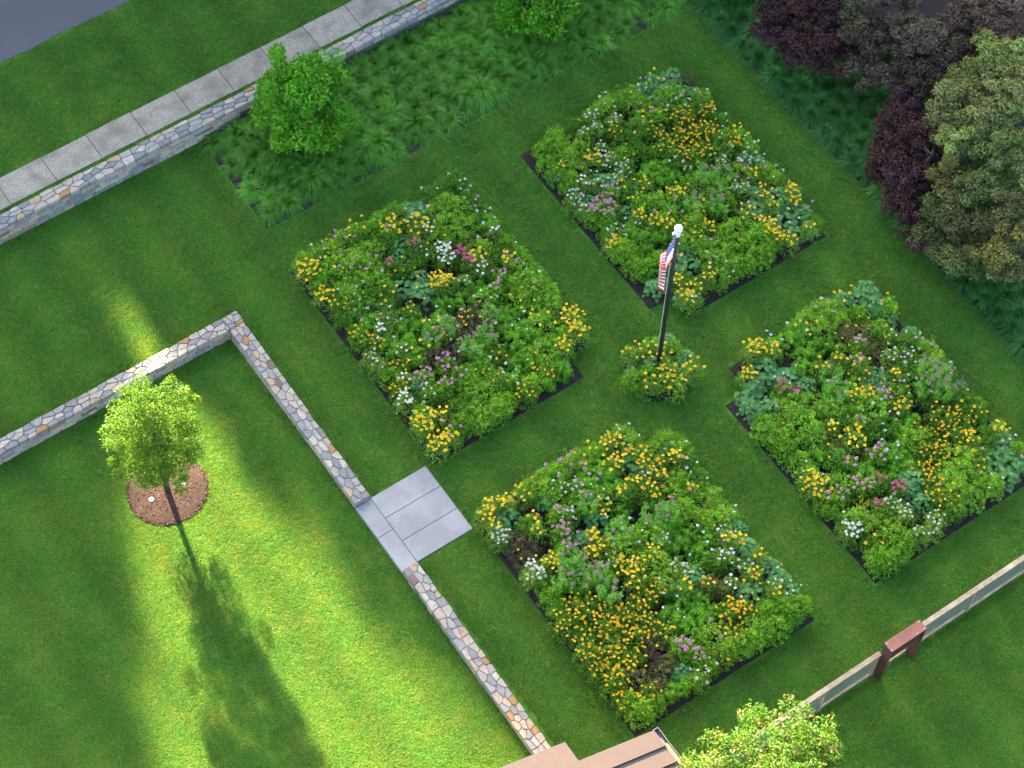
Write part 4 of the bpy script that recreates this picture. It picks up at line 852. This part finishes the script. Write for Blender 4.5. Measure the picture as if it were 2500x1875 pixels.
# ------------------------------------------------------------------ unseen trees added beyond the road, skyline shaped to shade the garden
SD = np.array([math.cos(SUN_AZ), math.sin(SUN_AZ)]); SC = np.array([math.sin(SUN_AZ), -math.cos(SUN_AZ)]); S0 = 37.0; TE = math.tan(SUN_EL)
def skyline(c):
    """how far down the garden the shade of the trees reaches -> tree height"""
    xs = [-45, -26, -20, -18.4, -17.4, -16.8, -16.4, -15.6, -14.6, -13.8, -13.2, -12.5, -12.0, -11.75, -11.4, -10.8, -10.5, -9.8, -9.1, -7.9, -6.3, -3, 0, 6, 14, 24, 45]
    ed = [-14, -14, -12, -9.0, -6.0, -3.0, 0.0, 3.8, 5.6, 9.4, 7.6, 4.6, 3.0, -2.5, 1.5, 1.5, -2.2, -5.5, -7.5, -10.0, -13.5, -15.5, -16, -16.5, -13.5, -13, -12]  # wanted shade edges; the dip lets the sun streaks through
    return (S0-np.interp(c, xs, ed))*TE
def unseen_woodland():
    n = 10500; c = RNG.uniform(-34, 34, n); hz = skyline(c); z = 1.5+(hz-1.5)*RNG.random(n)
    ok = z+.35 < hz+RNG.normal(0, .12, n); c, z = c[ok], z[ok]; s = S0+RNG.uniform(-.6, 5.5, len(c)); s = np.where(z > skyline(c)-3, S0+RNG.uniform(-.5, 1.5, len(c)), s)
    C = np.stack([SD[0]*s+SC[0]*c, SD[1]*s+SC[1]*c, z+UP-.3], 1)
    V, Q, col = clump_cloud(C, RNG.uniform(.35, .55, len(C)), 16, .55, .40, [(.03, .09, .012), (.05, .13, .015), (.04, .10, .02)], up=.2)
    m = 7000; c2 = RNG.uniform(-34, 34, m); z2 = 1.0+(skyline(c2)-2.2)*RNG.random(m); s2 = S0+RNG.uniform(1.0, 5.5, m); lim = np.minimum.reduce([skyline(c2+q) for q in (-1.2, -.6, 0, .6, 1.2)])-1.3  # big inner leaves added to block sun leaking through the crowns
    ok = z2 < lim; c2, z2, s2 = c2[ok], z2[ok], s2[ok]
    V2, Q2 = quads_at(np.stack([SD[0]*s2+SC[0]*c2, SD[1]*s2+SC[1]*c2, z2], 1), rdir(len(c2)), rdir(len(c2)), 1.3, 1.1)
    V, Q, col = join([(V, Q, col), (V2, Q2, np.tile([.035, .10, .015], (len(V2), 1)))])
    o = link('unseen_woodland', np_mesh('unseen_woodland', V, Q, M['leaf'], col)); tag(o, 'unseen row of tall leafy trees added beyond the road to shade the garden', 'unseen_woodland', kind='stuff')
    mb = MB()
    for c in np.arange(-32, 33, 4.2):
        s = S0+2+RNG.uniform(-1, 1.5); p = SD*s+SC*c; h = float(skyline(c))*.8
        mb.tube([(p[0], p[1], UP-.3), (p[0]+.1, p[1], UP+h*.5), (p[0], p[1]+.1, UP+h)], [.32, .22, .08], 8)
    tag(mb.build('unseen_woodland_trunks', M['bark'], None, True), 'trunks of the unseen trees added beyond the road for shade', 'unseen_woodland', kind='stuff')
unseen_woodland()

# ------------------------------------------------------------------ flagpole and flag
fp = tag(empty('flagpole', (0, 0, 0)), 'tall black flagpole with white ball rising from the round flower bed', 'flagpole')
MB().tube([(0, 0, 0), (0, 0, 3.5), (0, 0, 6.95)], [.070, .060, .048], 20).build('pole', M['black_metal'], fp, True)
MB().lathe([(0, -.115)]+[(.118*math.sin(a), -.118*math.cos(a)) for a in np.linspace(.35, PI, 12)], 20, (0, 0, 7.22)).build('ball', M['white_metal'], fp, True)
mb = MB(); mb.lathe([(.054, 6.90), (.075, 6.91), (.075, 7.02), (.058, 7.04), (.05, 7.13), (.0, 7.13)], 16); mb.box(-.13, -.05, .02, .08, 6.96, 7.04); mb.build('truck', M['white_metal'], fp, True)
mb = MB(); mb.box(-.10, -.06, -.02, .02, 1.30, 1.34); mb.box(-.12, -.095, -.02, .02, 1.24, 1.40); mb.build('cleat', M['zinc'], fp)
MB().tube([(-.105, .05, 6.97), (-.10, .02, 4), (-.11, 0, 1.36)], [.006]*3, 5).build('halyard', M['rope'], fp)
M['flag_red'] = pet('flag_red', (0.48, 0.018, 0.04), .35); M['flag_white'] = pet('flag_white', (0.62, 0.62, 0.62), .35); M['flag_blue'] = pet('flag_blue', (0.03, 0.035, 0.14), .3)
for kf in ('flag_red', 'flag_white', 'flag_blue'): pass
FLW, FLH = 1.8, 1.2
OUT = np.array([-.93, .25, 0]); OUT /= np.linalg.norm(OUT); SIDE = np.array([-.55, -.80, 0])
def flag_pt(s, t):
    a = s/FLW; out = .07+.33*math.sin(a*2.5)*(1-.1*t/FLH); drop = .76*s*(1-.1*a)
    fold = (.11*math.sin(a*8.5+.4*t)+.04*math.sin(a*17+t*2))*min(1, a*3)
    p = OUT*(out+.05*math.sin(a*8.5+1.6)*min(1, a*3))+SIDE*(fold+.05+.14*a); return np.array([p[0], p[1], 7.04-t*.93-drop])
mb = MB(); ns, nt_ = 60, 26
for i in range(ns+1):
    for jj in range(nt_+1): mb.v.append(tuple(flag_pt(FLW*i/ns, FLH*jj/nt_)))
for i in range(ns):
    for jj in range(nt_):
        a = i*(nt_+1)+jj; mb.f.append((a, a+1, a+nt_+2, a+nt_+1)); st = jj//2
        mb.m.append(2 if (i < ns*.4 and st < 7) else (0 if st % 2 == 0 else 1))
flag = mb.build('flag', [M['flag_red'], M['flag_white'], M['flag_blue']], None, True)
tag(flag, 'limp red, white and blue striped flag hanging from the black pole', 'flag')
mb = MB()
for row in range(9):
    for colm in range(6 if row % 2 == 0 else 5):
        s0 = FLW*.4*(colm+.5+(0 if row % 2 == 0 else .5))/6; t0 = FLH*7/13*(row+.6)/9.4
        for side in (.005, -.005):
            vs = []
            for q in range(10):
                rr = .042 if q % 2 == 0 else .017; a = PI/2+q*PI/5
                s1, t1 = s0+rr*math.cos(a), t0-rr*math.sin(a); e = 1e-3
                p = flag_pt(max(s1, 0.001), t1); du = flag_pt(s1+e+.002, t1)-p; dv = flag_pt(max(s1, .001), t1+e)-p; nn = np.cross(du, dv); nn /= np.linalg.norm(nn)
                vs.append(tuple(p+nn*side))
            mb.add(vs, [tuple(range(10))])
mb.build('star', M['flag_white'], flag)['kind'] = 'stuff'

# ------------------------------------------------------------------ fence and brown metal frame
FY = -10.93
def fence(label, x0, x1, posts):
    f = empty('wire_fence', ((x0+x1)/2, FY, 0)); cx = (x0+x1)/2
    MB().bbox(x0-cx, x1-cx, -.07, .07, 1.34, 1.385, .006).build('top_rail', M['wood'], f)
    MB().bbox(x0-cx, x1-cx, -.03, .03, .08, .16, .006).build('bottom_rail', M['wood'], f)
    MB().bbox(x0-cx, x1-cx, -.024, .024, 1.24, 1.338, .004).build('upper_rail', M['wood'], f)
    for p in posts: MB().bbox(p-.045-cx, p+.045-cx, -.05, .05, -.1, 1.338, .004).build('post', M['wood'], f)
    ps = sorted(set([x0]+list(posts)+[x1]))
    for a, b in zip(ps[:-1], ps[1:]):
        if b-a < .3: continue
        a2, b2 = a-cx+.046, b-cx-.046; mb = MB(); w = .0014; x = a2+.02
        while x < b2: mb.box(x-w, x+w, -.003, .003, .15, 1.25); x += .026
        z = .18
        while z < 1.24: mb.box(a2, b2, -.0065, -.0035, z-w, z+w); z += .05
        mb.build('wire_panel', M['wire'], f)['kind'] = 'stuff'
        for e in (a2+.012, b2-.012): MB().bbox(e-.018, e+.018, -.03, -.009, .161, 1.239, .002).build('batten', M['wood'], f)
    return tag(f, label, 'fence', 'wooden wire fences')
fence('weathered wooden wire fence from the golden tree to the brown frame', -8.2, -.86, [-7.4, -5.0, -2.75, -.95])
fence('weathered wooden wire fence right of the brown metal frame', .34, 9.0, [.42, 2.45, 4.65, 6.8, 8.95])
pf = tag(empty('metal_frame', (-.25, -11.08, 0)), 'brown metal arch-like frame standing between the two fences', 'metal frame')
for sx in (-1, 1): MB().bbox(sx*.575-.022, sx*.575+.022, -.15, .15, -.05, 1.955, .004).build('side_plate', M['brown_metal'], pf)
MB().bbox(-.61, .61, -.16, .16, 1.957, 2.0, .006).build('top_plate', M['brown_metal'], pf)
g0 = MB(); g0.box(-.55, .55, -.10, -.085, 1.30, 1.34); g0.box(-.55, .55, -.10, -.085, 1.90, 1.94); pn = g0.build('grille', M['brown_metal'], pf)
mb = MB()
for i in range(18): mb.box(-.53+i*.062, -.505+i*.062, -.098, -.088, 1.342, 1.898)
for i in range(9): mb.box(-.55, .55, -.087, -.079, 1.36+i*.062, 1.385+i*.062)
mb.build('lattice', M['brown_metal'], pn)
MB().box(-.55, .55, .02, .04, 1.30, 1.94).build('back_plate', M['brown_metal'], pf)
MB().bbox(-.55, .55, .13, .17, .08, .15, .004).build('sill_rail', M['wood'], pf)
for (bx, by) in ((-.56, -.11), (.55, -.11), (.55, .11), (-.56, .11), (.3, -.12)): MB().lathe([(.011, 2.0), (.009, 2.006), (.0, 2.007)], 8, (bx, by, 0)).build('bolt', M['white_metal'], pf)

# ------------------------------------------------------------------ up-lights in the mulch
for (px, py), lab in (((449, 1179), 'round white well light right of the young tree trunk'), ((370, 1220), 'round white well light left of the young tree trunk')):
    ux, uy = G(px, py, tz+.08); u = tag(empty('well_light', (ux, uy, tz+.05)), lab, 'well light', 'well lights')
    MB().lathe([(.062, -.05), (.072, .05), (.066, .058), (.048, .056), (.045, .045)], 20).build('ring', M['white_metal'], u, True)
    MB().lathe([(.046, .046), (.022, .044), (.0, .043)], 20).build('lens', M['lens'], u, True)

gx, gy = G(1670, 1735, .03)
cp = tag(empty('path_light', (gx, gy, 0)), 'tiny grey round cap at the lower right edge of the lower bed', 'path light')
MB().lathe([(.03, -.02), (.04, .05), (.036, .058), (.0, .062)], 14).build('cap', M['zinc'], cp, True); MB().lathe([(.02, -.1), (.02, -.02)], 10).build('spike', M['zinc'], cp, True)
# ------------------------------------------------------------------ building with standing-seam roof
SL = .58; EX, EZ = -7.62, 3.0; RY = -9.77
hs = tag(empty('house', (-12, -14, 0)), 'house with brown standing-seam metal roof at the bottom edge', 'house'); hs.location = (0, 0, 0)
def rz_(x, lift=0): return EZ+(EX-x)*SL+lift
MB().box(-14.2, -7.95, -24, -10.1, -.4, 2.95).build('wall', M['siding'], hs)
def roof(x_eave, y_top, lift, x_ridge, y_end, pan=.50, th=.05):
    y = y_top; first = True
    while y > y_end:
        y2 = max(y-pan, y_end)
        mb = MB(); za, zb = rz_(x_eave, lift), rz_(x_ridge, lift)
        mb.add([(x_eave, y2+.004, za), (x_eave, y-.004, za), (x_ridge, y-.004, zb), (x_ridge, y2+.004, zb), (x_eave, y2+.004, za-th), (x_eave, y-.004, za-th), (x_ridge, y-.004, zb-th), (x_ridge, y2+.004, zb-th)],
               [(0, 1, 2, 3), (7, 6, 5, 4), (0, 4, 5, 1), (1, 5, 6, 2), (2, 6, 7, 3), (3, 7, 4, 0)])
        mb.build('roof_panel', M['roof_metal'], hs)
        if y2 > y_end:
            mb = MB(); h = .055; w = .012
            mb.add([(x_eave, y2-w, za), (x_eave, y2+w, za), (x_ridge, y2+w, zb), (x_ridge, y2-w, zb), (x_eave, y2-w, za+h), (x_eave, y2+w, za+h), (x_ridge, y2+w, zb+h), (x_ridge, y2-w, zb+h)],
                   [(4, 5, 6, 7), (0, 1, 5, 4), (1, 2, 6, 5), (2, 3, 7, 6), (3, 0, 4, 7)])
            mb.build('seam', M['roof_metal'], hs)
        y = y2
roof(EX, RY, 0, -12.0, -20)
ex2, ey2 = G(1379, 1811, 4.2); lift2 = 4.2-rz_(ex2)
roof(ex2, ey2, lift2, -14.5, RY-.02, pan=.62)
za, zb = rz_(ex2, lift2), rz_(-14.5, lift2)
MB().add([(ex2-.03, RY-.05, rz_(ex2, 0)-.05), (-12, RY-.05, rz_(-12, 0)-.05), (-12, RY-.05, rz_(-12, lift2)-.05), (ex2-.03, RY-.05, za-.05)], [(0, 1, 2, 3)]).build('step_flashing', M['roof_dark'], hs)
gt = MB(); gy0 = RY+.02; gy1 = -20
prof = [(.0, .0), (.0, -.10), (.12, -.10), (.12, .0), (.135, .0), (.135, -.115), (-.015, -.115), (-.015, .0)]
k = len(prof); gt.add([(EX+.01+a, gy0, EZ-.02+b) for a, b in prof]+[(EX+.01+a, gy1, EZ-.02+b) for a, b in prof], [(i, (i+1) % k, k+(i+1) % k, k+i) for i in range(k)]+[tuple(range(k))])
gu = gt.build('gutter', M['zinc'], hs)
MB().box(EX+.014, EX+.126, -20, RY-.45, EZ-.115, EZ-.06).build('leaf_litter', M['debris'], gu)
MB().box(EX+.012, EX+.128, RY, RY+.018, EZ-.118, EZ-.022).build('end_cap', M['zinc'], gu)
